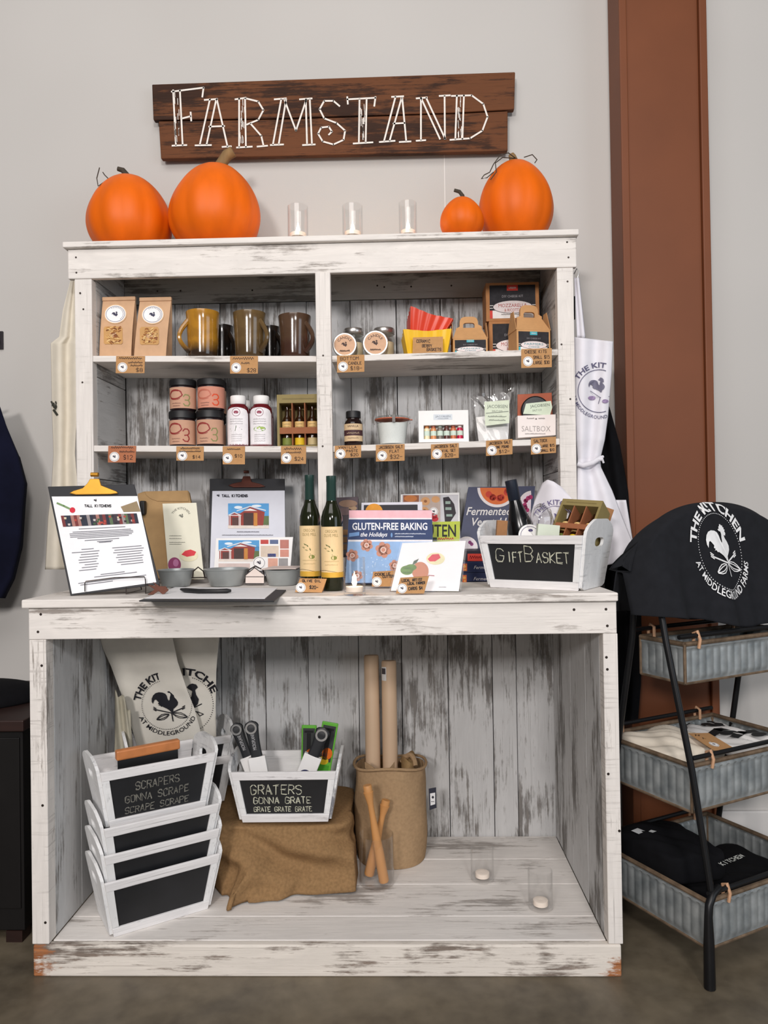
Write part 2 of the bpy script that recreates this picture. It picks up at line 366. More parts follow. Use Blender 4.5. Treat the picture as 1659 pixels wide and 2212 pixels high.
struct(MB().prism([(1.19, .66, 0), (1.19, .646, 0), (1.19, .646, zb-.004), (1.19, .650, zb), (1.19, .66, zb)], (2.7, 0, 0)).build('baseboard_back', mat((214,211,208), .5, 0, .02, 5), bevel=.001))
# steel column: a wide-flange beam standing against the wall, painted rust brown
rust = mat((114,64,36), .55, .0, .14, 2.2, .0004, .35, key='rust')
xa, xb_ = at(1342, 300, .53).x, at(1532, 300, .53).x
mb = MB().box(xa, xa+.024, .53, .655, 0, 4.0).box(xb_-.024, xb_, .53, .655, 0, 4.0).box(xa+.024, xb_-.024, .542, .556, 0, 4.0)
tag(mb.build('steel_column', rust, bevel=.003), 'rust brown painted steel beam column standing against the wall right of the farm stand', 'column')
# ------------------------------------------------------------------ lower cabinet
base = thing('display_cabinet', 'whitewashed plank base cabinet with open front, holding crates, burlap and rolling pins', 'cabinet', (0, .3, 0))
mb = MB()
for y0, y1 in ((-.012, .132), (.134, .30), (.302, .46), (.462, .642)): mb.box(-.737, .727, y0, y1, .911, ZC)
mb.build('countertop', WX2, base, bevel=.003)
MB().box(-.725, .7255, 0, .02, .832, .9105).build('apron_rail', WX, base, bevel=.002)
for x0, x1 in ((-.725, -.6825), (.692, .7275)): MB().box(x0, x1, .001, .04, .0785, .8315).build('post', WZ, base, bevel=.002)
MB().box(-.722, .7225, -.001, .02, 0, .0775).build('bottom_rail', WR, base, bevel=.004)
def planks(bounds, axis, fn):   # boards with small dark gaps
    mb = MB()
    for a, c in zip(bounds, bounds[1:]): fn(mb, a+random.uniform(.0006, .0016), c-random.uniform(.0006, .0016))
    return mb
pb = [at(x, 1600, YB).x for x in (296,392,480,575,668,777,870,970,1066,1118,1206)]
bk = planks(pb, 'x', lambda m, a, c: m.box(a, c, YB+random.uniform(0, .003), YB+.02, .06, .905)); bk.build('back_panel', WB, base, bevel=.0015)
MB().box(-.70, .72, YB+.021, YB+.026, .02, .905).build('added_gap_backing', mat((38,34,32), .9, 0, .2, 20), base)  # unseen dark sheet, added so the gaps between planks stay dark
for x0, x1 in ((-.705, -.6825), (.692, .712)):
    planks([.041, .19, .37, .53, .617], 'y', lambda m, a, c: m.box(x0, x1, a, c, .0785, .905)).build('side_panel', WB, base, bevel=.0015)
planks([.0205, .13, .30, .455, .617], 'y', lambda m, a, c: m.box(-.682, .6915, a, c, .055, ZF)).build('floor_panel', WF, base, bevel=.002)
def nail(px, py, Y, par, r=.0035):
    p = at(px, py, Y); MB().lathe([(r, 0), (r*.8, .0012)], 10, Matrix.Translation(p) @ Matrix.Rotation(pi/2, 4, 'X')).build('nail', NAIL, par)
for p in ((88,1327),(82,1365),(690,1333),(1309,1316),(1312,1352),(1240,1317)): nail(*p, 0, base)
for p in ((90,1438),(92,1740),(98,1993),(1310,1420),(1312,1446),(1314,1672),(1338,1795)): nail(*p, .001, base)
# ------------------------------------------------------------------ hutch
hutch = thing('shelf_hutch', 'whitewashed plank hutch with two rows of shelves, standing on the back of the cabinet', 'shelf unit', (0, .5, ZC))
MB().box(-.786, .733, .338, .49, 1.936, 1.9535).box(-.786, .733, .492, .645, 1.936, 1.9535).build('top_board', WX, hutch, bevel=.003)
MB().box(-.7775, .7285, YH, YH+.02, 1.8475, 1.9355).build('header', WX, hutch, bevel=.003)
for x0, x1 in ((-.7588, -.7073), (.6706, .7185)): MB().box(x0, x1, YH+.002, YH+.035, ZC+.0005, 1.847).build('post', WZ, hutch, bevel=.002)
MB().box(-.0385, .0058, YH-.008, YH+.018, ZC+.0005, 1.847).build('divider', WZ, hutch, bevel=.002)
zz = [ZC+.001]+[at(203, y, .39).z for y in (1035, 815, 606)]+[1.9355]
for x0, x1 in ((-.727, -.7075), (.671, .690)):
    planks(zz, 'z', lambda m, a, c: m.box(x0, x1, .390, .6175, a, c)).build('side_panel', WBY, hutch, bevel=.0015)
pb = [-.7070]+[at(x, 720, YB).x for x in (378,475,569,662,757,856,952,1055)]+[.6705]
zt = at(700, 650, YB).z
planks(pb, 'x', lambda m, a, c: m.box(a, c, YB+random.uniform(0, .003), YB+.02, ZC+.001, zt-.001)).build('back_panel', WB, hutch, bevel=.0015)
MB().box(-.7070, .6705, YB-.003, YB+.02, zt+.001, 1.9355).build('back_rail', WBX, hutch, bevel=.0015)
MB().box(-.72, .69, YB+.021, YB+.026, ZC+.001, 1.9355).build('added_gap_backing', mat((38,34,32), .9, 0, .2, 20, key='b'), hutch)  # added dark sheet behind the hutch planks, keeps the white wall from showing through
SH = {('a', 0): (-.707, 1.6178, -.0385, 1.6038), ('a', 1): (.006, 1.6030, .6706, 1.6095), ('b', 0): (-.707, 1.3504, -.0385, 1.3362), ('b', 1): (.006, 1.3365, .6706, 1.3466)}
def zs(row, x):
    x0, z0, x1, z1 = SH[(row, 0 if x < -.015 else 1)]; return z0+(z1-z0)*(x-x0)/(x1-x0)+.0026
for (x0, z0, x1, z1) in SH.values():
    t = .018; MB().hexa([(x0, YH+.004, z0-t), (x1, YH+.004, z1-t), (x1, .617, z1-t), (x0, .617, z0-t), (x0, YH+.004, z0), (x1, YH+.004, z1), (x1, .617, z1), (x0, .617, z0)]).build('shelf', WX, hutch, bevel=.0015)
for p in ((164,556),(165,589),(173,633),(1225,523),(1228,556)): nail(*p, YH, hutch, .003)
for p in ((178,826),(180,668),(698,768),(697,964),(1226,608),(1213,744),(1232,862)): nail(*p, YH+.002 if not 600 < p[0] < 800 else YH-.008, hutch, .003)
for p in ((340,629),(390,628),(545,627),(815,617),(830,620),(888,619),(975,617)): nail(*p, YB-.003, hutch, .003)
# ------------------------------------------------------------------ sign
pl = planeY(.618); SG = lambda x, y: (x/1.508+150, y/1.508+120)
sgn_m = whitewood('dark_boards', 'X', (108,66,40), (40,26,20), wear=.12)
sg = thing('wooden_sign', 'dark brown two-board wooden wall sign with white chalk lettering above the hutch', 'sign', pl(720, 330))
slab(MB(), pl, [(328,182),(1113,155),(1111,236),(980,243),(600,255),(331,259)], .022).build('board', sgn_m, sg, bevel=.003)
slab(MB(), pl, [(342,261),(600,257),(980,245),(1097,239),(1097,325),(347,342)], .022, -.002).build('board', sgn_m, sg, bevel=.003)
for x in (420, 1010): slab(MB(), pl, [(x,185),(x+40,185),(x+40,320),(x,320)], .019, -.0245).build('batten', mat((70,50,40), .8, 0, .2, 20), sg)
F = Flat(True).c((232,226,218))
ST = """338,113 347,292|360,113 369,292|333,118 437,105 433,135|368,205 395,198|395,185 397,213|335,294 382,292
458,142 425,290|478,145 447,290|480,142 515,296|440,145 482,142|455,232 505,230|410,293 462,292|498,298 527,296
553,140 553,298|572,140 575,298|540,143 575,138|575,140 615,150 632,178 615,210 578,225|590,222 625,262 632,292|545,300 595,297|612,297 645,294
690,143 663,290|706,143 682,288|700,143 738,245 772,143|770,143 774,288|783,143 790,288|668,143 706,140|750,143 790,140|655,292 697,290|760,292 800,290
880,165 860,148 830,148 815,175 830,205 870,220 898,245 893,275 860,290 825,280 810,255 820,235 845,232 855,248 845,258
905,143 997,138|905,135 907,158|997,135 993,165|945,143 943,282|968,143 965,282|925,287 988,283
1062,135 1025,278|1082,138 1043,278|1084,138 1097,278|1050,135 1088,133|1055,222 1092,220|1010,282 1060,278|1075,282 1112,280
1145,138 1145,275|1145,138 1207,272|1162,138 1224,272|1222,132 1223,272|1130,140 1165,137|1205,132 1240,130|1130,278 1160,276
1262,130 1257,272|1285,130 1280,272|1245,132 1310,130 1348,158 1362,200 1345,245 1305,270 1240,275""".replace('\n', '|')
for st in ST.split('|'):
    F.line([SG(*map(float, p.split(','))) for p in st.split()], 3.6)
for a, c in (((338,113),(360,292)),((553,140),(575,298)),((945,143),(965,282)),((1262,130),(1280,272))):
    for k in range(16): x = random.uniform(a[0]+3, c[0]-3); y = random.uniform(a[1], c[1]-20); F.line([SG(x, y), SG(x+1, y+20)], 1.2)
F.on(pl, 'lettering', sg, .0008)
# ------------------------------------------------------------------ things on top of the hutch
ZT = 1.9541
pk = mat((226,102,3), .5, 0, .10, 6, .0006, .3, key='pumpkin', stretch=(3,3,.6)); stemm = mat((132,104,66), .8, 0, .25, 60, .001, key='stem', stretch=(1,1,.2)); stemd = mat((62,54,44), .85, 0, .25, 60, .001)
def pumpkin(px0, px1, ptop, Y, label, p=.72, q=.60, ribs=11, rib=.03, lean=(0,0), stem=((0,0,0),(0,0,.04)), sr=(.012,.008), sm=stemm, sq=1.0, tend=None):
    a, b = at(px0, ptop, Y), at(px1, ptop, Y); R = (b.x-a.x)/2; cx = (a.x+b.x)/2; H = (a.z+b.z)/2-ZT
    t = thing('pumpkin', label, 'pumpkin', (cx, Y, ZT), 'pumpkins on top of the hutch')
    def f(u, v):
        an = 2*pi*u; r = R*max(.02, math.sin(pi*min(.999, max(.001, v))**p))**q if 0 < v < 1 else .02*R
        dim = .10*H*math.exp(-((r/R)/.22)**2) if v > .5 else 0
        k = 1+rib*(abs(math.cos(ribs*an/2))-.6)*(r/R)+.012*math.sin(2*an+1)
        z = H*v-dim*.6+(.02*H*math.exp(-((r/R)/.3)**2) if v < .4 else 0)
        return (cx+r*k*math.cos(an)+lean[0]*z, Y+r*k*math.sin(an)*sq+lean[1]*z, ZT+z)
    MB().grid(f, 96, 36, True, cap=True).build('body', pk, t, 'all')
    top = Vector((cx+lean[0]*H, Y+lean[1]*H, ZT+H*.92))
    pts = [top+Vector(s) for s in stem]; n = len(pts)
    mb = MB(); mb.tube(pts, [sr[0]*(1.5 if i == 0 else 1)*(1-i/(n-1))+sr[1]*i/(n-1) for i in range(n)], 9)
    mb.build('stem', sm, t, True, ang=50)
    for tp in tend or []: MB().tube([at(x, y, yy) for x, y, yy in tp], .0016, 5).build('tendril', stemd, t, True)
    return t
pumpkin(193, 366, 378, .505, 'broad orange pumpkin with stubby black stem, furthest left on the hutch', p=.80, q=.52, stem=((0,0,0),(-.008,0,.02),(-.02,-.004,.036),(-.035,-.006,.04)), sr=(.012,.007), sm=stemd, tend=[[(236,400,.46),(222,395,.44),(212,402,.42),(209,385,.42),(215,362,.42)],[(240,392,.46),(226,378,.45),(222,372,.45)]])
pumpkin(365, 555, 355, .475, 'biggest orange pumpkin with thick tan stem beside the black-stemmed one', p=.76, q=.50, lean=(.04,0), stem=((.0,0,-.005),(.014,0,.02),(.035,-.004,.048),(.055,-.006,.058)), sr=(.018,.017))
pumpkin(950, 1044, 425, .41, 'smallest pumpkin, orange with a curved dark stem, near the right end of the hutch', p=.80, q=.55, rib=.02, stem=((0,0,-.004),(.003,0,.014),(-.006,0,.026),(-.022,0,.031)), sr=(.007,.005), sm=stemd)
pumpkin(1033, 1192, 345, .50, 'tall oval orange pumpkin with dry curling tendrils, furthest right on the hutch', p=.86, q=.55, rib=.022, stem=((0,0,-.004),(-.002,0,.014),(-.008,0,.032),(-.012,0,.04)), sr=(.017,.009), tend=[[(1118,345,.48),(1098,330,.46),(1080,336,.44),(1066,355,.43),(1058,372,.42),(1046,378,.42),(1040,386,.41),(1052,384,.41),(1066,372,.42)],[(1112,342,.48),(1086,340,.45),(1070,352,.43),(1072,372,.42),(1060,388,.41)],[(1132,340,.48),(1150,334,.47),(1160,345,.45),(1155,352,.45)]])
def tealight(par, r, z, lit, loc=(0,0,0)):
    x, y, _ = loc
    MB().lathe([(r, z), (r, z+.012), (r*.96, z+.0125), (r*.3, z+.0115), (.001, z+.0115)], 24).build('tea_light', mat((250,236,222), .5, 0, .03, 20, key='wax'), par, True, world=False)
    if lit:
        MB().lathe([(.0005, z+.012), (.0042, z+.016), (.0062, z+.022), (.0044, z+.032), (.0004, z+.046)], 12).build('flame', FLAME, par, True, world=False)
        l = bpy.data.lights.new('flame_light', 'POINT'); l.energy = .4; l.color = (1, .62, .34); l.shadow_soft_size = .006
        o = bpy.data.objects.new('flame_light', l); COL.objects.link(o); o.parent = par; o.location = (0, 0, z+.03)
FLAME = emit('flame', (255,214,160), 45)
def glassware(name, label, cat, loc, r, h, lit=None, group=None, wall=.0022, tr=None, zt=None):
    t = thing(name, label, cat, loc, group)
    MB().lathe([(.001, 0), (r*.9, 0), (r, .003), (r, h*.5), (r, h-.001), (r-wall*.5, h), (r-wall, h-.001), (r-wall, h*.5), (r-wall, (zt or .0085)-.0004), (.001, (zt or .0085)-.001)], 36, cap=False).build('glass', GLASS, t, True, world=False)
    if lit is not None: tealight(t, tr or r*.78, zt or .0085, lit)
    return t
for px0, px1, pt, lab in ((621,665,447,'clear glass votive with a lit tea light, beside the biggest pumpkin'), (739,783,446,'clear glass votive with a lit tea light, middle of the three on the hutch top'), (861,900,439,'slimmer clear glass votive with a lit tea light, nearest the smallest pumpkin')):
    a, c = at(px0, pt, .40), at(px1, pt, .40)
    glassware('votive_candle', lab, 'candle', ((a.x+c.x)/2, .40, ZT), (c.x-a.x)/2, a.z-ZT, True, 'votive candles on top of the hutch', zt=.017)
# ------------------------------------------------------------------ helpers for shelf goods
def spot(px0, px1, ptop, Y, row=None, z=None):
    """centre x, width, base height and height of a thing seen between two pixel columns"""
    a, c = at(px0, ptop, Y), at(px1, ptop, Y); x = (a.x+c.x)/2; zb = zs(row, x) if row else z
    return x, c.x-a.x, zb, (a.z+c.z)/2-zb
def sticker(F, x, y, r, bird=True, ry=None):
    F.c((244,242,240)).disc(x, y, r, ry); F.up(); F.c((60,56,70)).ring(x, y, r*.84, (ry or r)*.84, r*.03, 30); F.rooster(x, y-(.06*r if not F.yd else -.06*r), r*.62, (ry or r)*.62); F.L -= 1
    return F
def price_tag(quad, lines, label, Y=YH+.0015, st=None, name='price_tag', group='kraft price tags on the shelf edges', m=TAGK):
    pl = planeY(Y); o = slab(MB(), pl, quad, .0012).build(name, m); tag(o, label, 'price tag', group)
    (x0, y0), (x1, y1), _, (x3, y3) = quad; h = y3-y0; w = x1-x0; sl = (y1-y0)/w; F = Flat(True)
    sx, sy = st or (x0+.22*w, y0+.66*h+sl*.22*w); sticker(F, sx, sy, 10.5)
    F.c((44,28,30))
    for k, ln in enumerate(lines):
        t, fx, fy, fw, fh = ln; X = x0+fx*w; Y_ = y0+fy*h+sl*fx*w
        if t == '~': F.scrib(X, Y_, fw*w, fh*h, 1.0, -sl)
        else: F.hand(t, X, Y_, fh*h, fw*w, 1.0, .15, -sl)
    F.on(pl, 'print', o, .0004); return o
# ------------------------------------------------------------------ top shelf, left: pasta bags and mugs
BAGK = mat((204,164,128), .8, 0, .06, 40, .0004)
def pasta_bag(pxs, label, Y=.40):
    (bl, br, yb, tl, tr, yt, sx, sy, wx0, wx1, wy0, wy1) = pxs
    A, B, C, D = at(bl, yb, Y), at(br, yb, Y), at(tr, yt, Y+.022), at(tl, yt, Y+.022); x = (A.x+B.x)/2; z0 = zs('a', x); d = .058
    A.z = B.z = z0; t = thing('pasta_bag', label, 'bag', (x, Y+.02, z0), 'kraft pasta bags')
    zt = C.z-.008
    def f(u, v):   # rectangular base closing to a flat fold at the top
        s = v**1.5; dep = d*(1-s)+.006*s; l = A.x*(1-v)+D.x*v; r = B.x*(1-v)+C.x*v; y = Y+.022*v+.004*math.sin(pi*v)*-1; z = z0+(zt-z0)*v
        k = int(round(u*4*6)) % 24; e, q = divmod(k, 6); q /= 6; pinch = .012*math.sin(pi*v)
        bulge = -.004*math.sin(pi*v)
        if e == 0: return (l+(r-l)*q, y+bulge*math.sin(pi*q), z)
        if e == 1: return (r-pinch*math.sin(pi*q), y+dep*q, z)
        if e == 2: return (r+(l-r)*q, y+dep, z)
        return (l+pinch*math.sin(pi*q), y+dep*(1-q), z)
    MB().grid(f, 24, 14, True, cap=True).build('body', BAGK, t, True, ang=50)
    MB().box(D.x-.001, C.x+.001, Y+.018, Y+.030, zt-.002, zt+.010).build('folded_top', BAGK, t, bevel=.002)
    pq = Plane((A.x, Y-.003, z0), (B.x, Y-.003, z0), ((C.x+D.x)/2, Y+.018, zt))
    def pl(px, py):   # the bulging front of the bag
        p = pq(px, py); v = (p.z-z0)/(zt-z0); l = A.x*(1-v)+D.x*v; r = B.x*(1-v)+C.x*v; q = (p.x-l)/(r-l)
        p.y = Y+.022*v-.004*math.sin(pi*v)-.004*math.sin(pi*v)*math.sin(pi*min(1, max(0, q)))-.0008; return p
    pl.n = pq.n
    F = Flat(True).c((226,190,150)).disc(sx, sy, 24.5, 21.5).up().c((242,240,240)).disc(sx, sy, 22.5, 19.5).up().c((60,60,84)).rooster(sx, sy+2, 12, 11); F.c((90,90,100)).arc('FARM PASTA', sx, sy, 14, 12, 4, pi/2, 2.2) if 0 else F.c((120,118,128)).ring(sx, sy, 20, 17, .5)
    for k in range(14): a = -.5+k*.22-pi/2; F.disc(sx+17*math.cos(a), sy+14.5*math.sin(a), 1.0, 1.0, 5)
    F.on(pl, 'sticker', t, .001)
    F = Flat(True).c((196,150,92)).poly([(wx0+3,wy0),(wx1-3,wy0),(wx1,wy0+4),(wx1,wy1-3),(wx1-3,wy1),(wx0+3,wy1),(wx0,wy1-3),(wx0,wy0+4)]).up()
    for k in range(46):
        c = random.choice([(150,92,44),(214,170,104),(120,66,30),(226,190,130),(176,120,62)]); x = random.uniform(wx0+5, wx1-8); y = random.uniform(wy0+3, wy1-3); an = random.uniform(-.7, .7)
        F.c(c).line([(x, y), (x+3*math.cos(an), y+3*math.sin(an)-.8), (x+6*math.cos(an), y+6*math.sin(an))], 2.2)
    F.on(pl, 'window', t, .001)
pasta_bag((214,283,767,222,292,642,250,679,225,266,706,744), 'tan paper pasta bag with round white sticker, standing nearest the left post')
pasta_bag((289,358,767,302,370,643,330.6,680,303,344,707,745), 'tan paper pasta bag with round white sticker, standing beside the mustard mug')
def glaze(name, top, bot, zf, sp=.25):
    m, N, L, b = nodes(name); tc = N.new('ShaderNodeTexCoord'); sx = N.new('ShaderNodeSeparateXYZ'); L.new(tc.outputs['Object'], sx.inputs[0])
    no = N.new('ShaderNodeTexNoise'); no.inputs['Scale'].default_value = 28; no.inputs['Detail'].default_value = 4; L.new(tc.outputs['Object'], no.inputs['Vector'])
    q = math_(N, L, 'MULTIPLY_ADD', no.outputs[0], .05, sx.outputs[2]); f = ramp(N, L, q, zf, zf+.03)
    c = mixc(N, L, f, lin(bot), lin(top)); c = mixc(N, L, math_(N, L, 'MULTIPLY', ramp(N, L, no.outputs[0], .45, .62), sp), c, lin((60,40,24)))
    L.new(c, b.inputs['Base Color']); b.inputs['Roughness'].default_value = .16; b.inputs['Coat Weight'].default_value = .4; return m
def mug(px0, px1, pt, Y, label, m, hside, row='a', group='stoneware mugs on the top shelf', face=.6, handle=True):
    x, w, z, h = spot(px0, px1, pt, Y, row); r = w/2; t = thing('mug', label, 'mug', (x, Y, z), group)
    prof = [(.002,0),(r*.80,0),(r*.86,.004),(r*.88,h*.10),(r*.90,h*.3),(r*.92,h*.55),(r*.96,h*.8),(r,h-.003),(r*.985,h),(r*.93,h-.002),(r*.87,h*.7),(r*.83,h*.3),(r*.75,.012),(.002,.010)]
    MB().lathe(prof, 40, cap=False, rf=lambda a, zz: 1+.006*math.sin(3*a+zz*40)).build('body', m, t, True, world=False)
    if handle:
        s = hside; pts = [(s*r*(.86+.62*math.sin(pi*k/10)*(1-.15*k/10)), 0, h*(.80-.66*k/10)-(.05*h*math.sin(pi*k/10))) for k in range(11)]
        mb = MB(); mb.tube(pts, [.0085-.002*math.sin(pi*k/10) for k in range(11)], 8); o = mb.build('handle', m, t, True, world=False); o.rotation_euler = (0, 0, -face*s)
    return t
g1 = glaze('mustard_glaze', (176,124,38), (52,38,26), .045); g2 = glaze('olive_glaze', (104,82,50), (78,60,36), .05); g3 = glaze('brown_glaze', (84,62,46), (66,42,32), .06); g4 = glaze('black_glaze', (26,22,20), (20,18,16), .05)
mug(402,474,676,.42,'mustard yellow stoneware mug darkening to black at the foot, handle to the left', g1, -1)
mug(503,575,678,.42,'olive brown stoneware mug with handle turned right, between the mustard and dark brown mugs', g2, 1)
mug(601,672,684,.42,'dark brown stoneware mug partly behind the hutch divider', g3, 1)
mug(452,505,706,.54,'black mug in the back row between the mustard and olive brown mugs', g4, 1)
mug(556,606,708,.54,'black mug in the back row between the olive brown and dark brown mugs', g4, 1)
# ------------------------------------------------------------------ top shelf, right: jars, berry baskets, cheese kits
tin = mat((196,192,188), .32, .9, .08, 60); jglass = thin_glass('jar_glass', (.93,.95,.94)); waxm = mat((222,202,168), .6, 0, .05, 20, key='wax2')
def lid_print(par, r, z):
    F = Flat().c((208,166,134)).disc(0, 0, r*.84).up().c((70,48,42)).rooster(0, -.05*r, r*.42).arc('CANDLE', 0, 0, r*.48, r*.48, r*.2, pi/2, 2.2); F.scrib(-r*.4, -r*.55, r*.8, r*.12, r*.05)
    F.on(S2(lambda a, b: (a, b, z)), 'lid_label', par, .0003, world=False)
def mason_jar(name, label, loc, r, h, rot=None, lab=False, group=None):
    t = thing(name, label, 'candle', loc, group); t.rotation_euler = rot or (0, 0, 0)
    MB().lathe([(.001,0),(r*.85,0),(r*.95,.004),(r*.95,h*.72),(r*.82,h*.82),(r*.80,h*.86)], 32, cap=False).build('jar', jglass, t, True, world=False)
    MB().lathe([(.001,.004),(r*.88,.004),(r*.88,h*.62),(.001,h*.62)], 28, cap=False).build('wax', waxm, t, True, world=False)
    ld = MB().lathe([(r*.90,h*.83),(r*.98,h*.85),(r*.94,h*.87),(r*.98,h*.89),(r*.98,h*.97),(r*.93,h),(.001,h)], 36).build('lid', tin, t, True, world=False)
    if lab: lid_print(ld, r, h)
    return t
for px, py, r, lab in ((745,739.5,27,'jar candle lying with its tan-labelled tin lid facing out, nearest the divider'),(811,738,28.5,'jar candle lying with its tan-labelled tin lid facing out, nearest the yellow berry basket')):
    Y = .40; c = at(px, py, Y); R = r/1600.4*(Y-CAM.y); z = zs('a', c.x)+R*.98
    t = mason_jar('jar_candle', lab, (c.x, Y+.075, z), R, .085, (pi/2, 0, 0), True, 'jar candles lying on the top shelf')
for px0, px1, pt, lab in ((757,786,712,'upright jar candle with silver lid behind the lying jar nearest the divider'),(822,853,711,'upright cream jar candle with silver lid, behind the lying jar by the berry basket')):
    x, w, z, h = spot(px0-16, px1, pt, .545, 'a'); mason_jar('jar_candle', lab, (x, .545, z), w/2, h, None, False, 'jar candles standing behind')
redc = mat((214,58,24), .35, 0, .08, 8, key='redcer'); yelc = mat((240,190,28), .35, 0, .06, 8, key='yelcer')
def berry_basket(label, m, loc, rot, wb, wt, h):
    t = thing('berry_basket', label, 'basket', loc, 'ceramic berry baskets'); t.rotation_euler = rot; th = .004
    def wall(u, v, ins):   # square ribbed bowl
        k = (wb+(wt-wb)*v)/2-ins; s = u*4; e = int(s) % 4; q = (s-int(s))*2-1; rb = .0016*math.cos(q*pi*5) if not ins else 0
        wav = .007*abs(q)*v**3
        p = [(q, -1), (1, q), (-q, 1), (-1, -q)][e]; nx, ny = [(0,-1),(1,0),(0,1),(-1,0)][e]
        return (p[0]*k+nx*rb, p[1]*k+ny*rb, (th if ins else 0)+(h-(th if ins else 0))*v+wav)
    mb = MB(); n = 4*24; f = lambda u, v: wall(u, min(1, v*2), 0) if v <= .5 else wall(u, max(0, 2-2*v), th)
    mb.grid(f, n, 13, True, cap=True); mb.build('bowl', m, t, True, world=False, ang=45)
    return t
x, w, z, h = spot(868,972,724,.452,'a'); berry_basket('yellow ceramic berry basket with a kraft card leaning on its front', yelc, (x, .452, z), (0, 0, .04), w*.80, w*.98, h*.92); ybx = x; ybz = z
c = at(925, 712, .45); berry_basket('red orange ceramic berry basket nested tilted in the yellow one', redc, (c.x-.018, .470, ybz+.047), (-.12, .30, .05), .085, .135, .075)
pl = Plane(at(890,763,.362), at(957,763,.362), at(892,728,.368)); o = slab(MB(), pl, [(892,729),(957,727),(957,761),(891,763)], .0012).build('price_card', TAGK); tag(o, 'kraft price card lettered Ceramic Berry Baskets leaning on the yellow basket', 'price card')
F = Flat(True).c((60,40,34)).hand('CERAMIC', 900, 740, 6, 30, 1.2).hand('BERRY', 912, 750, 6, 22, 1.2).hand('BASKETS', 922, 758, 6, 32, 1.2); F.on(pl, 'print', o, .0004)
boxk = mat((176,122,76), .85, 0, .06, 60); chalkd = mat((38,36,40), .8, 0, .35, 90, key='slate')
def kit_print(F, x0, y0, w, h, accent, word, sub, k=1):
    """dark slate label with a coloured badge, oval name plate and stripes; y up, design metres"""
    F.c(chalkd).rect(x0, y0, x0+w, y0+h).up()
    F.c((232,226,222)).rect(x0+.06*w, y0, x0+w*.95, y0+.24*h); F.c(accent).rect(x0, y0, x0+.06*w, y0+.24*h)
    for q in (.30, .38): F.c((226,220,214)).rect(x0, y0+q*h, x0+w, y0+(q+.02)*h)
    F.c(accent).rect(x0+.38*w, y0+.83*h, x0+.62*w, y0+h).up()
    F.c((40,36,40)).disc(x0+.5*w, y0+.34*h, .44*w, .20*h, 36).up().c((226,214,212)).disc(x0+.5*w, y0+.34*h, .425*w, .185*h, 36).up()
    F.c(tuple(int(c*.8) for c in accent)).text(word, x0+.5*w, y0+.385*h, .105*h, .62*w, bold=.0); F.text(sub, x0+.5*w, y0+.245*h, .09*h, .36*w)
    F.c((150,146,150)).text('DIY CHEESE KIT', x0+.5*w, y0+.66*h, .07*h, .46*w); F.c((236,230,226)).text('URBAN', x0+.5*w, y0+.915*h, .06*h, .16*w)
    F.c((120,112,110)).scrib(x0+.25*w, y0+.1*h, .5*w, .035*h, .008*w)
    return F
def kit_box(label, loc, w, d, h, accent, word, sub):
    t = thing('cheese_kit_box', label, 'box', loc, 'boxed cheese kits'); ct = MB().box(-w/2, w/2, -d/2, d/2, 0, h).build('carton', boxk, t, world=False, bevel=.0015)
    kit_print(Flat(), -w*.43, h*.07, w*.86, h*.86, accent, word, sub).on(front(-d/2), 'label', ct, .0005, world=False); return t
Yk = .50; x, w, z, h = spot(1056,1166,693,Yk,'a'); h1 = h
kit_box('kraft and black cheese kit carton at the bottom of the corner stack', (x, Yk+.05, z), w, .10, h1, (206,72,50), 'MOZZARELLA', '& RICOTTA')
x2, w2, _, hh = spot(1049,1164,610,Yk,'a')
kit_box('kraft and black mozzarella kit carton with red badge on top of the corner stack', (x2, Yk+.05, z+h1), w2, .10, hh-h1, (206,58,46), 'MOZZARELLA', '& RICOTTA')
kb2 = mat((198,150,100), .85, 0, .05, 60)
def gable_box(label, loc, w, d, h, hg, rot, accent, word, sub):
    t = thing('gable_box', label, 'box', loc, 'gable cheese kit boxes'); t.rotation_euler = (0, 0, rot)
    ct = MB().box(-w/2, w/2, -d/2, d/2, 0, h).build('carton', kb2, t, world=False, bevel=.001)
    mb = MB(); zt = h+hg*.55; mb.hexa([(-w/2,-d/2,h),(w/2,-d/2,h),(w/2,d/2,h),(-w/2,d/2,h),(-w*.36,-.004,zt),(w*.36,-.004,zt),(w*.36,.004,zt),(-w*.36,.004,zt)]); mb.build('roof_flap', kb2, t, world=False)
    n = 32; ou = []; inn = []
    for k in range(n):
        a = 2*pi*k/n; c, s = math.cos(a), math.sin(a); q = 1/max(abs(c)**4+abs(s)**4, 1e-9)**.25
        inn.append((w*.17*c*q, hg*.15*s*q)); top = s > 0; ou.append((w*(.33 if not top else .27)*c*q*(1 if top else 1.15), hg*.40*s*q))
    cz = h+hg*.60; vs = []
    for y in (-.0045, .0045):
        vs += [(p[0], y, cz+p[1]) for p in ou]+[(p[0], y, cz+p[1]) for p in inn]
    fs = []
    for k in range(n):
        k2 = (k+1) % n; fs += [(k, k2, n+k2, n+k), (2*n+k, 3*n+k, 3*n+k2, 2*n+k2), (k, 2*n+k, 2*n+k2, k2), (n+k, n+k2, 3*n+k2, 3*n+k)]
    MB().add(vs, fs).build('handle', kb2, t, world=False)
    mb = MB()
    for s in (-1, 1): mb = MB(); mb.prism([(s*w*.5, -d/2, h), (s*w*.5, d/2, h), (s*w*.49, .012, h+hg*.72), (s*w*.49, -.012, h+hg*.72)], (s*.0015, 0, 0)); mb.build('end_flap', kb2, t, world=False)
    kit_print(Flat(), -w*.45, h*.04, w*.9, h*.88, accent, word, sub).on(front(-d/2), 'label', ct, .0005, world=False); return t
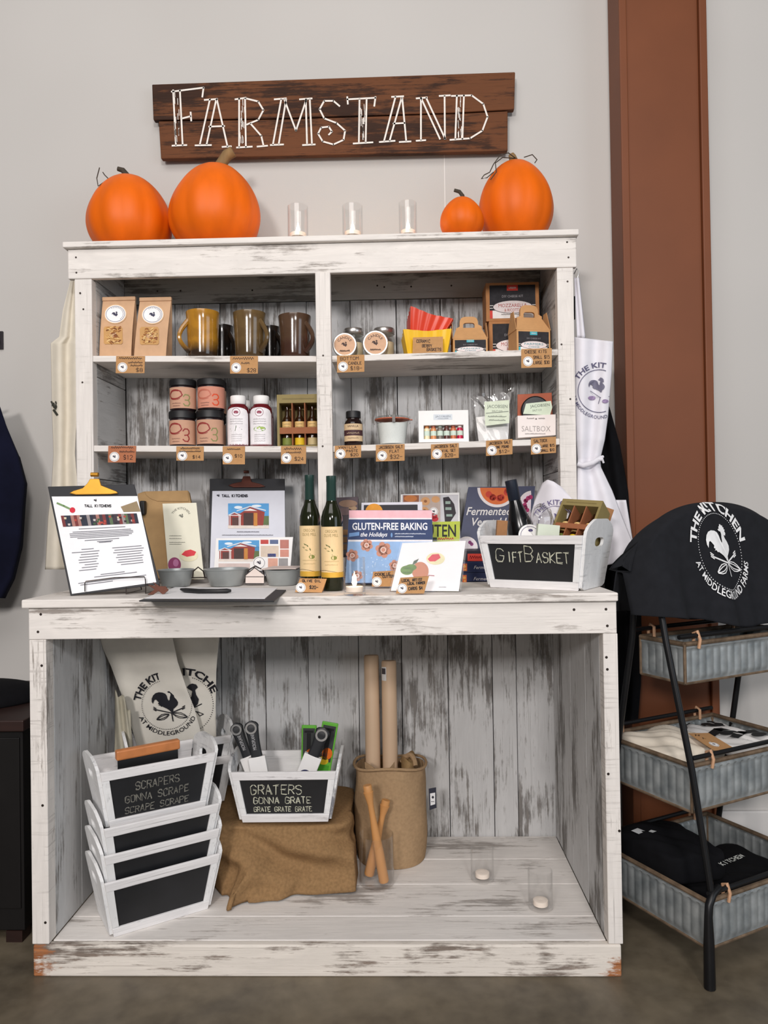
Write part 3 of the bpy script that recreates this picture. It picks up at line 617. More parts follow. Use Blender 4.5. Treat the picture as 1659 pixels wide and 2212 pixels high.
x, w, z, h = spot(978,1053,731,.41,'a'); _, _, _, hg = spot(978,1053,685,.45,'a'); gable_box('kraft gable box with slot handle and teal badge, beside the yellow berry basket', (x, .45, z), w, .075, h, hg-h, .02, (70,170,182), 'FARMERS', 'CHEESE')
x, w, z, h = spot(1109,1186,712,.41,'a'); _, _, _, hg = spot(1109,1186,658,.44,'a'); gable_box('larger kraft gable box turned sideways, in front of the stacked cheese kit cartons', (x, .45, z), w, .075, h, hg-h, .20, (70,170,182), 'FARMERS', 'CHEESE')
# ------------------------------------------------------------------ lower shelf, left
labk = mat((196,152,126), .75, 0, .05, 40, key='lab'); labr = mat((206,140,118), .75, 0, .05, 40, key='labr'); dkjar = mat((34,22,26), .25, 0, .1, 20)
def sauce_jar(label, px0, px1, Y, z, h, m, c1, c2, ret=False):
    a, c = at(px0, 900, Y), at(px1, 900, Y); r = (c.x-a.x)/2*.97; t = thing('sauce_jar', label, 'jar', ((a.x+c.x)/2, Y, z), 'black-lidded sauce jars')
    MB().lathe([(.001,0),(r*.90,0),(r*.97,.004),(r*.97,h*.74),(r*.9,h*.79),(r*.88,h*.80)], 36).build('jar', dkjar, t, True, world=False)
    lb = MB().lathe([(r*.975,h*.06),(r*.985,h*.06),(r*.985,h*.73),(r*.975,h*.73)], 48, cap=False).build('label', m, t, True, world=False)
    lid = lambda a, zz: 1+.012*math.cos(40*a)
    MB().lathe([(r*.90,h*.78),(r,h*.80),(r,h*.97),(r*.95,h),(r*.90,h),(r*.88,h*.985),(.001,h*.985)], 80, rf=lid).build('lid', BLACK, t, True, world=False)
    F = Flat().c(c1); pts = [(-r*.35+r*.52*math.cos(k*.33+.5)*(1+.06*(k % 3)), h*.50+h*.14*math.sin(k*.33+.5)) for k in range(21)]
    F.line(pts, .0035); F.line([(p[0]*1.04+.002, p[1]-.003) for p in pts[2:16]], .0015); F.c(c2)
    F.hand('3', r*.32, h*.14, h*.34, r*.62, .0034, .15); F.c((120,84,74)).scrib(-r*.6, h*.2, r*.7, h*.035, .0008).scrib(-r*.55, h*.12, r*.6, h*.03, .0008)
    F.on(cyl(0, 0, r*.985), 'label_print', lb, .0005, world=False); return t
Yj = .43; z0 = zs('b', -.42); cols = ((365,423),(424,484))
hj = (at(390,888,Yj).z+at(390,892,Yj).z)/2-z0
red, olive, orng = (142,44,44), (134,136,84), (214,74,36)
for k, (lo, up) in enumerate(zip(('left', 'right'), ('left', 'right'))):
    px0, px1 = cols[k]
    sauce_jar(('black-lidded jar with deep red 3 on its label, bottom of its stack','black-lidded jar with olive green 3, bottom of the stack beside the white bottles')[k], px0, px1, Yj, z0, hj, labk, red, (red, olive)[k])
    ht = at(390, 823, Yj).z-z0-hj
    sauce_jar(('black-lidded jar with olive 3, top of the stack nearest the left post','black-lidded jar with orange red 3 on a reddish label, top of the stack')[k], px0+(2 if k == 0 else 3), px1+(2 if k == 0 else 3), Yj, z0+hj+.0006, ht, (labk, labr)[k], (red, (190,110,90))[k], (olive, orng)[k])
t = sauce_jar('black-lidded sauce jar mostly hidden behind the two jar stacks', 432, 488, .54, z0, hj, labk, red, olive); t = sauce_jar('upper black-lidded sauce jar peeking out behind the reddish-labelled one', 434, 490, .54, z0+hj+.0006, hj, labk, red, olive)
shrub = mat((98,18,28), .2, 0, .1, 15, key='shrub')
def bottle(label, px0, px1, pt, Y, art):
    x, w, z, h = spot(px0, px1, pt, Y, 'b'); r = w/2*.98; t = thing('drink_bottle', label, 'bottle', (x, Y, z), 'white-capped bottles')
    MB().lathe([(.001,0),(r*.93,0),(r,.004),(r,h*.68),(r*.96,h*.76),(r*.70,h*.82),(r*.66,h*.84)], 36).build('bottle', shrub, t, True, world=False)
    MB().lathe([(r*.66,h*.83),(r*.72,h*.845),(r*.72,h*.985),(r*.66,h),(.001,h)], 60, rf=lambda a, zz: 1+.012*math.cos(30*a)).build('cap', WHITE, t, True, world=False)
    F = Flat().c((238,234,236)); q = r*1.25; n = 12
    for k in range(n):   # arched label in narrow columns so it bends with the bottle
        xa, xb = -q+2*q*k/n, -q+2*q*(k+1)/n; top = lambda v: h*(.66+.12*math.sqrt(max(0, 1-(v/q)**2)))*1-.004
        F.poly([(xa,h*.03),(xb,h*.03),(xb,min(h*.755, top(xb))),(xa,min(h*.755, top(xa)))])
    F.up().c((120,40,60)).ring(0, h*.66, r*.36, r*.36, .0006, 24).c((150,70,90)).disc(0, h*.66, r*.22, r*.14); F.c((130,124,128))
    for k in range(3): F.scrib(-r*.6, h*(.52-.045*k), r*1.2, h*.02, .0006)
    if art == 0: F.c((96,112,84)).line([(-r*.6,h*.34),(0,h*.37),(r*.5,h*.33)], .002).line([(-r*.1,h*.30),(0,h*.40)], .0016).line([(-r*.5,h*.30),(r*.3,h*.36)], .0014)
    else: F.c((120,160,60)).disc(0, h*.34, r*.55, h*.05).up().c((166,192,96)).disc(r*.1, h*.355, r*.35, h*.025)
    F.c((150,146,150))
    for k in range(4): F.scrib(-r*.5, h*(.22-.04*k), r*1.0, h*.018, .0005)
    F.c((130,20,40)).rect(-q, h*.035, q, h*.045, 8); F.on(cyl(0, 0, r), 'label', t, .0008, world=False); return t
bottle('white-labelled bottle with white cap and a leafy sprig, beside the jar stacks', 491,538,856,.43,0)
bottle('white-labelled bottle with white cap and a green lime picture, beside the gift box of bottles', 540,588,856,.43,1)
bottle('white-capped bottle standing behind the one with the leafy sprig', 506,548,866,.55,0); bottle('white-capped bottle standing behind the one with the lime picture', 549,591,866,.55,1)
olv = mat((140,124,76), .7, 0, .05, 40, key='olvbox'); inb = mat((150,92,58), .8, 0, .06, 40, key='inbox'); oilg = mat((44,24,10), .12, 0, .1, 20, key='oil'); lbc = mat((226,188,122), .6, 0, .05, 60, key='lbc')
def bottle_trio(label, loc, w, h, d, rot, cols):
    t = thing('bottle_gift_box', label, 'gift box', loc, 'gift boxes of three small bottles'); t.rotation_euler = rot; b = w*.055
    MB().box(-w/2, w/2, d/2-.002, d/2, 0, h).box(-w/2, -w/2+b, -d/2, d/2-.002, 0, h).box(w/2-b, w/2, -d/2, d/2-.002, 0, h).box(-w/2+b, w/2-b, -d/2, d/2-.002, h-.16*h, h).box(-w/2+b, w/2-b, -d/2, d/2-.002, 0, .04*h).build('box', olv, t, world=False)
    mb = MB(); iw = w-2*b
    for k in (1, 2): x = -iw/2+iw*k/3; mb = MB(); mb.box(x-.0015, x+.0015, -d/2+.001, d/2-.003, .04*h, .84*h); mb.build('divider', inb, t, world=False)
    MB().box(-iw/2, iw/2, -d/2+.0005, -d/2+.004, .26*h, .38*h).build('retaining_strip', inb, t, world=False)
    F = Flat().c((110,96,56)); F.scrib(-iw*.42, h*.905, iw*.84, h*.025, .0008); F.on(front(-d/2), 'print', t, .0004, world=False)
    for k in range(3):
        x = -iw/2+iw*(k+.5)/3; r = min(iw/6-.003, d/2-.008); z = .045*h; hb = .74*h
        M = Matrix.Translation((x, 0, z)); bo = MB().lathe([(.001,0),(r,0),(r,hb*.62),(r*.8,hb*.70),(r*.36,hb*.80),(r*.36,hb)], 20, M).build('bottle', oilg, t, True, world=False)
        MB().lathe([(r*1.01,hb*.30),(r*1.01,hb*.62)], 24, M, cap=False).build('bottle_label', lbc, bo, True, world=False)
        MB().lathe([(r*1.01,.002),(r*1.01,hb*.20)], 24, M, cap=False).build('bottle_band', ink(cols[k]), bo, True, world=False)
        F = Flat().c((120,104,60)).scrib(-r*.6, hb*.54, r*1.2, hb*.03, .0006).scrib(-r*.6, hb*.47, r*1.2, hb*.03, .0006).c((92,110,48)).disc(0, hb*.38, r*.35, hb*.03)
        F.on(S2(lambda a, c, x=x, z=z, r=r: (x+r*math.sin(a/r), -r*1.01*math.cos(a/r), z+c)), 'bottle_print', bo, .0006, world=False)
    return t
x, w, z, h = spot(599,691,853,.43,'b'); bottle_trio('olive green gift box with window showing three small bottles, beside the hutch divider', (x, .45, z), w, h, .06, (0,0,0), [(120,130,60),(226,190,40),(196,176,130)])
# ------------------------------------------------------------------ lower shelf, right
x, w, z, h = spot(743,783,889,.41,'b'); r = w/2; t = thing('vanilla_jar', 'small dark brown jar with black cap and cream banded label, nearest the divider', 'jar', (x, .41, z))
MB().lathe([(.001,0),(r*.94,0),(r,.003),(r,h*.62),(r*.9,h*.70),(r*.7,h*.76),(r*.68,h*.82)], 32).build('jar', mat((30,16,14), .12, 0, .1, 20, key='vj'), t, True, world=False)
MB().lathe([(r*.72,h*.80),(r*.78,h*.81),(r*.78,h*.97),(r*.74,h),(.001,h)], 60, rf=lambda a, zz: 1+.015*math.cos(30*a)).build('cap', BLACK, t, True, world=False)
F = Flat().c((214,186,148)).rect(-r*1.3,h*.12,r*1.3,h*.62,14).up().c((72,44,48)).rect(-r*1.3,h*.28,r*1.3,h*.44,14).up().c((70,40,40)).text('VANILLA',0,h*.55,h*.06,r*1.2).c((220,196,160)).scrib(-r*.7,h*.33,r*1.4,h*.05,.0007).c((90,60,50)).scrib(-r*.6,h*.19,r*1.2,h*.04,.0006); F.on(cyl(0,0,r), 'label', t, .0006, world=False)
Y = .43; x, w, z, h = spot(809,885,900,Y,'b'); r = w/2*.96; t = thing('salt_jar', 'squat tapered glass jar of white salt with orange rubber seal and metal clips', 'jar', (x, Y, z))
MB().lathe([(.001,0),(r*.72,0),(r*.78,.004),(r*.93,h*.78),(r,h*.84),(r,h*.87)], 36, cap=False).build('jar', jglass, t, True, world=False)
MB().lathe([(.001,.004),(r*.74,.004),(r*.895,h*.74),(.001,h*.73)], 32, cap=False).build('salt', mat((236,236,234), .9, 0, .03, 200, .0005), t, True, world=False)
MB().lathe([(r*.9,h*.87),(r*1.03,h*.872),(r*1.03,h*.905),(r*.9,h*.91)], 36).build('rubber_seal', mat((186,92,58), .6, 0, .05, 20), t, True, world=False)
MB().lathe([(r,h*.91),(r,h*.955),(r*.9,h*.985),(.001,h*.985)], 36, cap=False).build('lid', jglass, t, True, world=False)
for a in (-pi/2+.1, 0, pi): ca, sa = math.cos(a), math.sin(a); MB().box(-.0045, .0045, -.0012, .0012, h*.74, h*.99, Matrix.Translation((r*1.05*ca, r*1.05*sa, 0)) @ Matrix.Rotation(a+pi/2, 4, 'Z')).build('clip', mat((84,82,80), .35, .8, .1, 60), t, world=False)
MB().box(r*1.02, r*1.20, -.006, .006, h*.865, h*.89).build('seal_tab', mat((186,92,58), .6, 0, .05, 20), t, world=False)
Y = .405; x, w, z, h = spot(904,1012,888,Y,'b'); t = thing('spice_vial_box', 'flat white carton whose window shows a row of coloured salt vials', 'box', (x, Y+.02, z+.003)); t.rotation_euler = (-.06, .0, 0); d = .028
wy0, wy1, wx = h*.10, h*.54, w*.40
MB().box(-w/2,w/2,d/2-.002,d/2,0,h).box(-w/2,w/2,-d/2,d/2-.002,wy1,h).box(-w/2,w/2,-d/2,d/2-.002,0,wy0).box(-w/2,-wx,-d/2,d/2-.002,wy0,wy1).box(wx,w/2,-d/2,d/2-.002,wy0,wy1).build('carton', WHITE, t, world=False)
for k, (c, c2) in enumerate((((196,120,60),(232,220,180)),((170,90,60),(210,140,90)),((150,160,150),(120,110,100)),((110,60,50),(90,50,44)),((170,80,50),(196,110,70)),((230,220,214),(190,30,70)))):
    xv = -wx+2*wx*(k+.5)/6; rv = wx/6*.9; M = Matrix.Translation((xv, .002, wy0))
    vi = MB().lathe([(.001,0),(rv,0),(rv,h*.34),(rv*.6,h*.38)], 16, M).build('vial', ink(c2, .2), t, True, world=False)
    MB().lathe([(rv*1.02,h*.12),(rv*1.02,h*.27)], 16, M, cap=False).build('vial_label', ink((206,222,208)), vi, True, world=False)
    MB().lathe([(rv*.7,h*.37),(rv*.7,h*.43),(.001,h*.43)], 16, M).build('vial_cap', ink(c, .3), vi, True, world=False)
F = Flat().c((214,220,226)).rect(-w*.2,h*.70,w*.18,h*.88).up().c((120,128,140)).text('JACOBSEN',-w*.01,h*.81,h*.06,w*.3).scrib(-w*.12,h*.73,w*.22,h*.025,.0006); F.on(front(-d/2), 'print', t, .0004, world=False)
# plastic pouch of salt
Y = .40; P = [(1020,851),(1112,834),(1111,900),(1098,948),(1030,951),(1018,905)]; t = thing('salt_pouch', 'crinkled clear plastic pouch of white salt with pale green label', 'pouch', (at(1065,945,Y).x, Y, zs('b', .5)))
zbp = zs('b', at(1065,945,Y).x)
A, B, C, D = at(1030,950,Y), at(1102,948,Y), at(1112,835,Y+.035), at(1016,853,Y+.035)
def pouch(u, v, k):
    l = A*(1-v)+D*v; r = B*(1-v)+C*v; l.z = zbp+(D.z-zbp)*v; r.z = zbp+(C.z-zbp)*v; p = l*(1-u)+r*u
    th = (.020*(1-v)**.6*math.sin(pi*u)**.5+.0012)*k; wob = .0022*math.sin(u*19+v*7)*math.sin(v*13+u*5)
    return Vector((p.x, p.y+.012-th+wob, p.z))
def pf(u, v, q=1): return pouch(2*u, v, q) if u <= .5 else pouch(2-2*u, v, -q)
mb = MB(); mb.grid(pf, 56, 26, True, cap=False); mb.build('pouch', PLAST, t, True, ang=80)
def sf(u, v): p = pouch((2*u if u <= .5 else 2-2*u)*.88+.06, v*.50+.012, .9 if u <= .5 else -.9); return p
MB().grid(sf, 48, 14, True, cap=True).build('salt', mat((232,230,228), .9, 0, .04, 160, .0006), t, True)
F = Flat(True).c((214,222,200)).poly([(1046,868),(1100,864),(1100,914),(1048,920)]).up().c((96,104,96)).text('JACOBSEN',1074,878,7,44).text('SALT CO',1074,888,4,22); F.line([(1050,893),(1098,889)],1.2).scrib(1054,901,40,3,.8).scrib(1056,909,36,3,.8)
pl = planeY(Y-.0135); F.on(pl, 'label', t, .001)
# saltbox
Y = .40; t = thing('salt_gift_box', 'copper card gift box holding a round dark tin, behind a white paper sleeve', 'gift box', (at(1158,945,Y).x, Y+.02, zs('b', .6)))
pl = planeY(Y); pl2 = planeY(Y+.03)
slab(MB(), pl, [(1118,898),(1201,895),(1201,940),(1119,946)], .05).build('sleeve', mat((236,226,222), .6, 0, .02, 40, key='slv'), t, bevel=.001)
slab(MB(), pl2, [(1118,852),(1192,848),(1194,900),(1118,902)], .006).build('card', mat((158,80,52), .55, .3, .06, 60), t, bevel=.0008)
c = at(1157,886,Y+.012); R = 31/1600.4*(Y-CAM.y); MB().lathe([(R,0),(R,.014),(R*.93,.017),(R*.93,.0155),(.001,.0155)], 40, Matrix.Translation((c.x, Y+.029, c.z)) @ Matrix.Rotation(pi/2, 4, 'X')).build('tin', mat((40,40,42), .3, .6, .1, 30), t, True)
F = Flat(True).c((208,220,198)).poly([(1130,894),(1136,872),(1190,866),(1193,880),(1188,897)]).up().c((90,98,90)).text('JACOBSEN',1166,876,6,42, rot=.1).text('SALT CO',1160,886,4,20,rot=.1); F.on(planeY(Y+.0115), 'tin_label', t, .0006)
F = Flat(True).c((150,142,140)).text('SALTBOX',1158,926,12,62,bold=-.012).scrib(1134,938,44,2,.7); F.c((110,100,100)).scrib(1138,905,16,2.5,.7).disc(1158,905,1.8).scrib(1163,905,14,2.5,.7); F.on(pl, 'print', t, .0006)
# ------------------------------------------------------------------ kraft price tags
Q = lambda x0, y0, x1, y1, s=0, k=0: [(x0, y0), (x1, y0+s), (x1+k, y1+s), (x0+k, y1)]
price_tag(Q(251,769,313,806,0,-1), [('~',.1,.18,.8,.12),('~',.42,.42,.5,.10),('~',.5,.6,.42,.1),('$8',.7,.92,.25,.2)], 'kraft price tag under the pasta bags')
price_tag(Q(497,769,557,807,0), [('~',.1,.2,.75,.14),('~',.4,.45,.3,.1),('$28',.62,.92,.34,.2)], 'kraft price tag under the olive brown mug')
price_tag(Q(728,768,787,805,-2), [('BOTTOM',.12,.28,.7,.17),('CANDLE',.42,.56,.5,.16),('$18-',.5,.88,.45,.2)], 'kraft price tag under the lying jar candles')
price_tag(Q(1126,754,1192,795,-2), [('CHEESE KITS',.12,.24,.72,.16),('SMALL $15',.4,.54,.54,.16),('LARGE $30',.4,.82,.54,.16)], 'kraft price tag for the cheese kits, right end of the upper shelf')
price_tag(Q(234,963,294,999,0,-1), [('~',.1,.15,.8,.12),('~',.4,.4,.55,.1),('$12',.55,.82,.35,.25)], 'reddish kraft price tag nearest the left post under an empty stretch of shelf', m=mat((176,110,76), .85, 0, .06, 120))
price_tag(Q(381,964,440,995,0), [('~',.15,.2,.7,.12),('~',.1,.4,.8,.1),('$14',.6,.85,.3,.2)], 'kraft price tag under the stacked black-lidded jars')
price_tag(Q(481,964,529,1003,0), [('~',.2,.2,.6,.1),('$10',.55,.62,.35,.16)], 'kraft price tag under the white-capped bottles')
price_tag(Q(607,964,661,1002,0), [('~',.12,.2,.7,.12),('~',.2,.4,.6,.1),('$24',.55,.82,.38,.2)], 'kraft price tag under the olive gift box of bottles')
price_tag(Q(723,963,780,990,-2), [('VANILLA',.15,.25,.7,.18),('PASTE',.45,.55,.45,.18),('$20',.6,.88,.32,.2)], 'kraft price tag under the small dark vanilla jar')
price_tag(Q(812,961,874,997,-2), [('JACOBSEN SALT',.1,.24,.85,.16),('FLAT',.48,.5,.35,.16),('$32-',.5,.86,.45,.22)], 'kraft price tag under the squat jar of salt')
price_tag(Q(931,960,991,992,-3), [('JACOBSEN SALT',.1,.26,.85,.18),('VIAL SET',.4,.56,.5,.17),('$28-',.5,.9,.42,.22)], 'kraft price tag under the white vial carton')
price_tag(Q(1050,952,1107,985,-4), [('JACOBSEN SALT',.1,.28,.85,.17),('ONE POUND',.38,.55,.5,.15),('$12-',.5,.88,.42,.2)], 'kraft price tag under the plastic pouch of salt')
price_tag(Q(1147,947,1201,982,-4), [('SALTBOX',.12,.28,.55,.18),('LARGE $15',.4,.6,.55,.15),('SMALL $10',.4,.88,.55,.15)], 'kraft price tag under the salt gift box')
# ------------------------------------------------------------------ on the counter
zc = ZC+.0012
def house(F, x0, y0, x1, y1):
    """small picture of a red timber building with white gables"""
    w, h = x1-x0, y1-y0; X = lambda a: x0+a*w; Y = lambda b: y0+b*h
    F.c((86,158,214)).rect(X(0),Y(0),X(1),Y(.5)).c((226,214,204)).rect(X(0),Y(.86),X(1),Y(1)).c((96,112,70)).rect(X(.84),Y(.3),X(1),Y(.88)).up()
    F.c((226,236,244)).disc(X(.25),Y(.16),.1*w,.06*h).disc(X(.7),Y(.10),.12*w,.05*h)
    F.c((150,60,52)).poly([(X(.02),Y(.88)),(X(.02),Y(.50)),(X(.16),Y(.38)),(X(.3),Y(.40)),(X(.54),Y(.14)),(X(.9),Y(.34)),(X(.86),Y(.88))]).up()
    F.c((70,50,48)).rect(X(.38),Y(.38),X(.62),Y(.88)).c((196,132,60)).rect(X(.63),Y(.38),X(.72),Y(.9)).c((90,60,56)).rect(X(.1),Y(.56),X(.26),Y(.88))
    F.c((232,230,228)).line([(X(.22),Y(.30)),(X(.54),Y(.12)),(X(.92),Y(.28))], .022*w).line([(X(0),Y(.48)),(X(.15),Y(.36)),(X(.32),Y(.48)),(X(0),Y(.48))], .018*w).poly([(X(.38),Y(.30)),(X(.54),Y(.20)),(X(.72),Y(.30))]).line([(X(.3),Y(.5)),(X(.3),Y(.88))], .02*w).line([(X(.05),Y(.5)),(X(.05),Y(.88))], .015*w).line([(X(.27),Y(.5)),(X(.27),Y(.88))], .015*w)
    F.L -= 2; return F
cbm = mat((22,24,30), .55, 0, .1, 30, key='cb'); brass = mat((206,150,56), .35, .75, .1, 20); bronze = mat((92,50,40), .4, .6, .15, 20)
def clip_(par, pl, outline, knob, m):
    o = slab(MB(), pl, outline, .005, .007).build('clip', m, par, bevel=.0015)
    cx, cy, r = knob; p = pl(cx, cy)+pl.n*.006; MB().tube([p-RT*r*.9, p+RT*r*.9], r*.55, 12).build('clip_spring', m, o, True)
    return o
# clipboard at the left end
zL = at(150,1287,.072); pl = Plane(zL, at(344,1263,.102), at(105,1051,.165))
t = thing('clipboard', 'dark clipboard with brass clip, holding a printed sheet, at the counter\'s left end', 'clipboard', (at(245,1280,.15).x, .16, zc))
slab(MB(), pl, [(103,1051),(290,1046),(345,1262),(152,1287)], .003).build('board', cbm, t, bevel=.001)
pp = slab(MB(), pl, [(112,1073),(297,1072),(338,1258),(156,1283)], .0006, .0014).build('paper', PAPER, t)
clip_(t, pl, [(151,1067),(160,1062),(180,1056),(190,1046),(196,1036),(216,1036),(220,1050),(240,1058),(253,1063),(256,1067),(240,1069),(165,1070)], (206,1027,.011), brass)
F = Flat(True); D = lambda u, v: (112+(297-112)*u+v*(156-112+(338-297-156+112)*u), 1073-1*u+v*(1283-1073+(1258-1072-1283+1073)*u))
# the sheet: v runs down, u across
F.c((210,40,60)).disc(*D(.21,.145), 6).c((150,130,100)).poly([D(.78,.12),D(.98,.06),D(1,.18),D(.8,.18)]).c((120,150,100)).line([D(.05,.07),D(.12,.1),D(.18,.13)], 4).c((30,30,34)).rooster(*D(.5,.05), 6).hand('TALL KITCHENS', *D(.36,.115), 5, 58, 1.3)
for k in range(24):
    u = .06+k*.037; F.c(random.choice([(60,50,60),(120,50,50),(90,110,80),(150,140,140),(40,44,60),(170,120,110)])).poly([D(u,.20),D(u+.038,.20),D(u+.038,.315),D(u,.315)])
F.up()
for k in range(26):
    u, v = random.uniform(.07,.9), random.uniform(.21,.29); F.c(random.choice([(200,190,186),(180,70,60),(60,90,60),(40,36,44),(214,200,170)])).poly([D(u,v),D(u+.03,v),D(u+.025,v+.022),D(u,v+.02)])
F.c((120,120,128))
def tl(v, u0, u1): F.line([D(u0,v), D((u0+u1)/2,v+.001), D(u1,v)], 1.4)
for v, u0, u1 in ((.345,.24,.78),(.375,.16,.84),(.392,.12,.86),(.409,.12,.86),(.426,.12,.84),(.443,.2,.8),(.47,.28,.68),(.49,.42,.6),(.50,.44,.58)): tl(v, u0, u1)
for k, (a, b) in enumerate(((.22,.36),(.1,.42),(.2,.4),(.18,.4),(.16,.38),(.16,.36),(.22,.38),(.18,.36),(.14,.34))): tl(.56+.027*k, a, b)
for k, (a, b) in enumerate(((.58,.92),(.6,.94),(.58,.92),(.62,.9),(.6,.92),(.62,.9),(.6,.9),(.64,.9))): tl(.57+.027*k, a, b)
for v, u0, u1 in ((.84,.38,.66),(.86,.3,.8),(.905,.1,.9),(.925,.12,.5)): tl(v, u0, u1)
F.on(pl, 'print', pp, .0025)
# wire easel that holds it, with a leather leaf tied on
wire = mat((70,62,58), .4, .8, .1, 60)
t = thing('wire_easel', 'thin wire easel holding up the brass-clipped clipboard', 'easel', (at(240,1285,.12).x, .13, zc))
q = lambda x, y: pl(x, y)+pl.n*.010
MB().tube([q(186,1278)+Vector((0,0,-.002)), q(186,1262), q(188,1258), q(250,1250), q(314,1248), q(316,1254), q(317,1268)], .0014, 6).build('front_wire', wire, t, True)
b0 = pl(200,1240)-pl.n*.006; b1 = pl(310,1235)-pl.n*.006
for a, y in ((q(275,1270), 0), (q(317,1268), 0)):
    MB().tube([a+Vector((0,0,-.001)), Vector((a.x, a.y-.002, zc+.002)), Vector((a.x, a.y+.03, zc+.002)), Vector((a.x+.004, a.y+.10, zc+.003)), Vector((a.x*.9+b0.x*.05+b1.x*.05, a.y+.07, ZC+.10))], .0015, 6).build('leg_wire', wire, t, True)
lth = mat((98,54,38), .6, 0, .2, 40); g = at(338,1283,.10); g.z = zc
mb = MB(); pts = [(318,1284),(334,1273),(318,1262),(336,1266),(330,1256),(344,1266),(358,1266),(364,1274),(352,1284),(342,1276),(330,1284)]
pv = Plane(at(320,1286,.030), at(360,1286,.030), at(340,1258,.052)); slab(mb, pv, pts, .003); o = mb.build('leather_star', lth, bevel=.001); tag(o, 'brown leather star ornament lying at the corner of the clipboard', 'ornament')
# kraft pouch with a bulldog clip, and the tall recipe card
pk2 = Plane(at(300,1235,.41), at(410,1235,.41), at(350,1060,.50)); kr = mat((176,142,98), .85, 0, .07, 30, .0003)
t = thing('kraft_pouch', 'large kraft paper pouch with folded flap standing behind the cream recipe card', 'pouch', (at(360,1240,.37).x, .38, zc))
bl = at(300,1262,.36); slab(MB(), pk2, [(296,1066),(310,1061),(407,1059),(412,1085),(426,1249),(328,1250)], .022).build('body', kr, t, bevel=.004)
slab(MB(), pk2, [(313,1062),(406,1060),(408,1084),(340,1083),(326,1078),(316,1070)], .002, .0028).build('flap', kr, t, bevel=.001)
p = pk2(312, 1100)+pk2.n*.012; MB().box(-.008,.008,-.012,.012,-.022,.022, Matrix.Translation(p)).build('bulldog_clip', BLACK, t, bevel=.004)
pc = Plane(at(355,1250,.388), at(440,1250,.388), at(400,1090,.425)); crm = mat((232,228,208), .65, 0, .02, 30)
o = slab(MB(), pc, [(351,1088),(424,1086),(441,1251),(365,1252)], .003).build('recipe_card', crm); tag(o, 'tall cream card printed with a fig, standing behind the first zinc bucket', 'card')
F = Flat(True).c((120,120,110)).arc('THE KITCHEN', 391, 1118, 18, 18, 4.5, pi/2, 2.3).rooster(392, 1116, 9)
for y in (1158,1164,1172,1176): F.scrib(366, y, 26 if y != 1172 else 34, 1.2, .5)
F.c((150,70,110)).disc(377,1220,14,16).up().c((190,120,160)).disc(380,1216,6,8).c((232,224,190)).disc(408,1200,20,13).up().c((216,60,70)).poly([(392,1198),(400,1190),(412,1187),(424,1192),(420,1200),(404,1203)]); F.on(pc, 'print', o, .0006)
# second clipboard standing at the back
p2 = Plane(at(455,1250,.425), at(615,1250,.425), at(530,1035,.53))
t = thing('clipboard', 'dark clipboard with bronze clip, holding a sheet with a photo of a building', 'clipboard', (at(530,1262,.42).x, .43, zc))
slab(MB(), p2, [(453,1034),(615,1034),(617,1246),(451,1248)], .003).build('board', cbm, t, bevel=.001)
pp = slab(MB(), p2, [(459,1061),(615,1060),(617,1245),(453,1247)], .0006, .0014).build('paper', mat((214,216,226), .6, 0, .015, 60), t)
clip_(t, p2, [(494,1050),(503,1046),(522,1042),(526,1030),(541,1030),(544,1042),(564,1047),(574,1052),(560,1054),(505,1054)], (533,1021,.009), bronze)
F = Flat(True).c((40,40,52)).rooster(472,1072,6).hand('TALL KITCHENS',480,1074,5,56,1.5); house(F, 493,1088,581,1142); F.c((120,120,130)).scrib(512,1150,48,1.5,.8).scrib(480,1157,110,1.5,.7); F.on(p2, 'print', pp, .0025)
# triple zinc bucket caddy
zinc = mat((168,173,173), .38, .45, .14, 14, .0002, key='zinc')
bks = []
t = thing('bucket_caddy', 'row of three joined small zinc buckets on the counter behind the flat clipboard', 'bucket caddy', (at(500,1272,.30).x, .33, zc))
for px0, px1, pt, bx0, bx1 in ((342,418,1231,352,410),(442,536,1229,456,524),(571,649,1231,580,640)):
    a, c = at(px0, pt, .318), at(px1, pt, .318); bb, bc = at(bx0, 1270, .318), at(bx1, 1270, .318); R = (c.x-a.x)/2; r0 = (bc.x-bb.x)/2; cx = (a.x+c.x)/2; h = a.z-zc
    M = Matrix.Translation((cx, .318, zc)); MB().lathe([(.001,0),(r0*.97,0),(r0,.002),(r0+(R-r0)*.5,h*.5),(R*.985,h-.003),(R*1.02,h-.002),(R*1.03,h),(R*1.0,h+.001),(R*.95,h-.004),(r0*.96,.004),(.001,.004)], 44, M, cap=False).build('bucket', zinc, t, True); bks.append((cx, R, h))
for k in range(2):
    x0 = bks[k][0]+bks[k][1]*.98; x1 = bks[k+1][0]-bks[k+1][1]*.98; h = bks[k][2]
    MB().tube([(x0, .313, zc+h*.55), (x0+.003, .309, zc+h*.9), ((x0+x1)/2, .308, zc+h*1.15), (x1-.003, .309, zc+h*.9), (x1, .313, zc+h*.55)], .002, 6).build('wire_link', wire, t, True)
    MB().tube([(x0-.004, .315, zc+h*.5), (x1+.004, .315, zc+h*.5)], .0018, 6).build('wire_link', wire, t, True)
pt_ = planeY(.299); o = slab(MB(), pt_, [(531,1242),(550,1226),(570,1241),(570,1262),(530,1262)], .003).build('house_tag', mat((228,214,206), .6, 0, .03, 40)); tag(o, 'small white house-shaped tag hanging between the second and third zinc buckets', 'tag')
F = Flat(True).c((60,56,56)).line([(531,1242),(550,1226),(570,1241)],2).line([(530,1246),(569,1246)],1.4).line([(530,1261),(570,1261)],2.5); F.on(pt_, 'print', o, .0005)
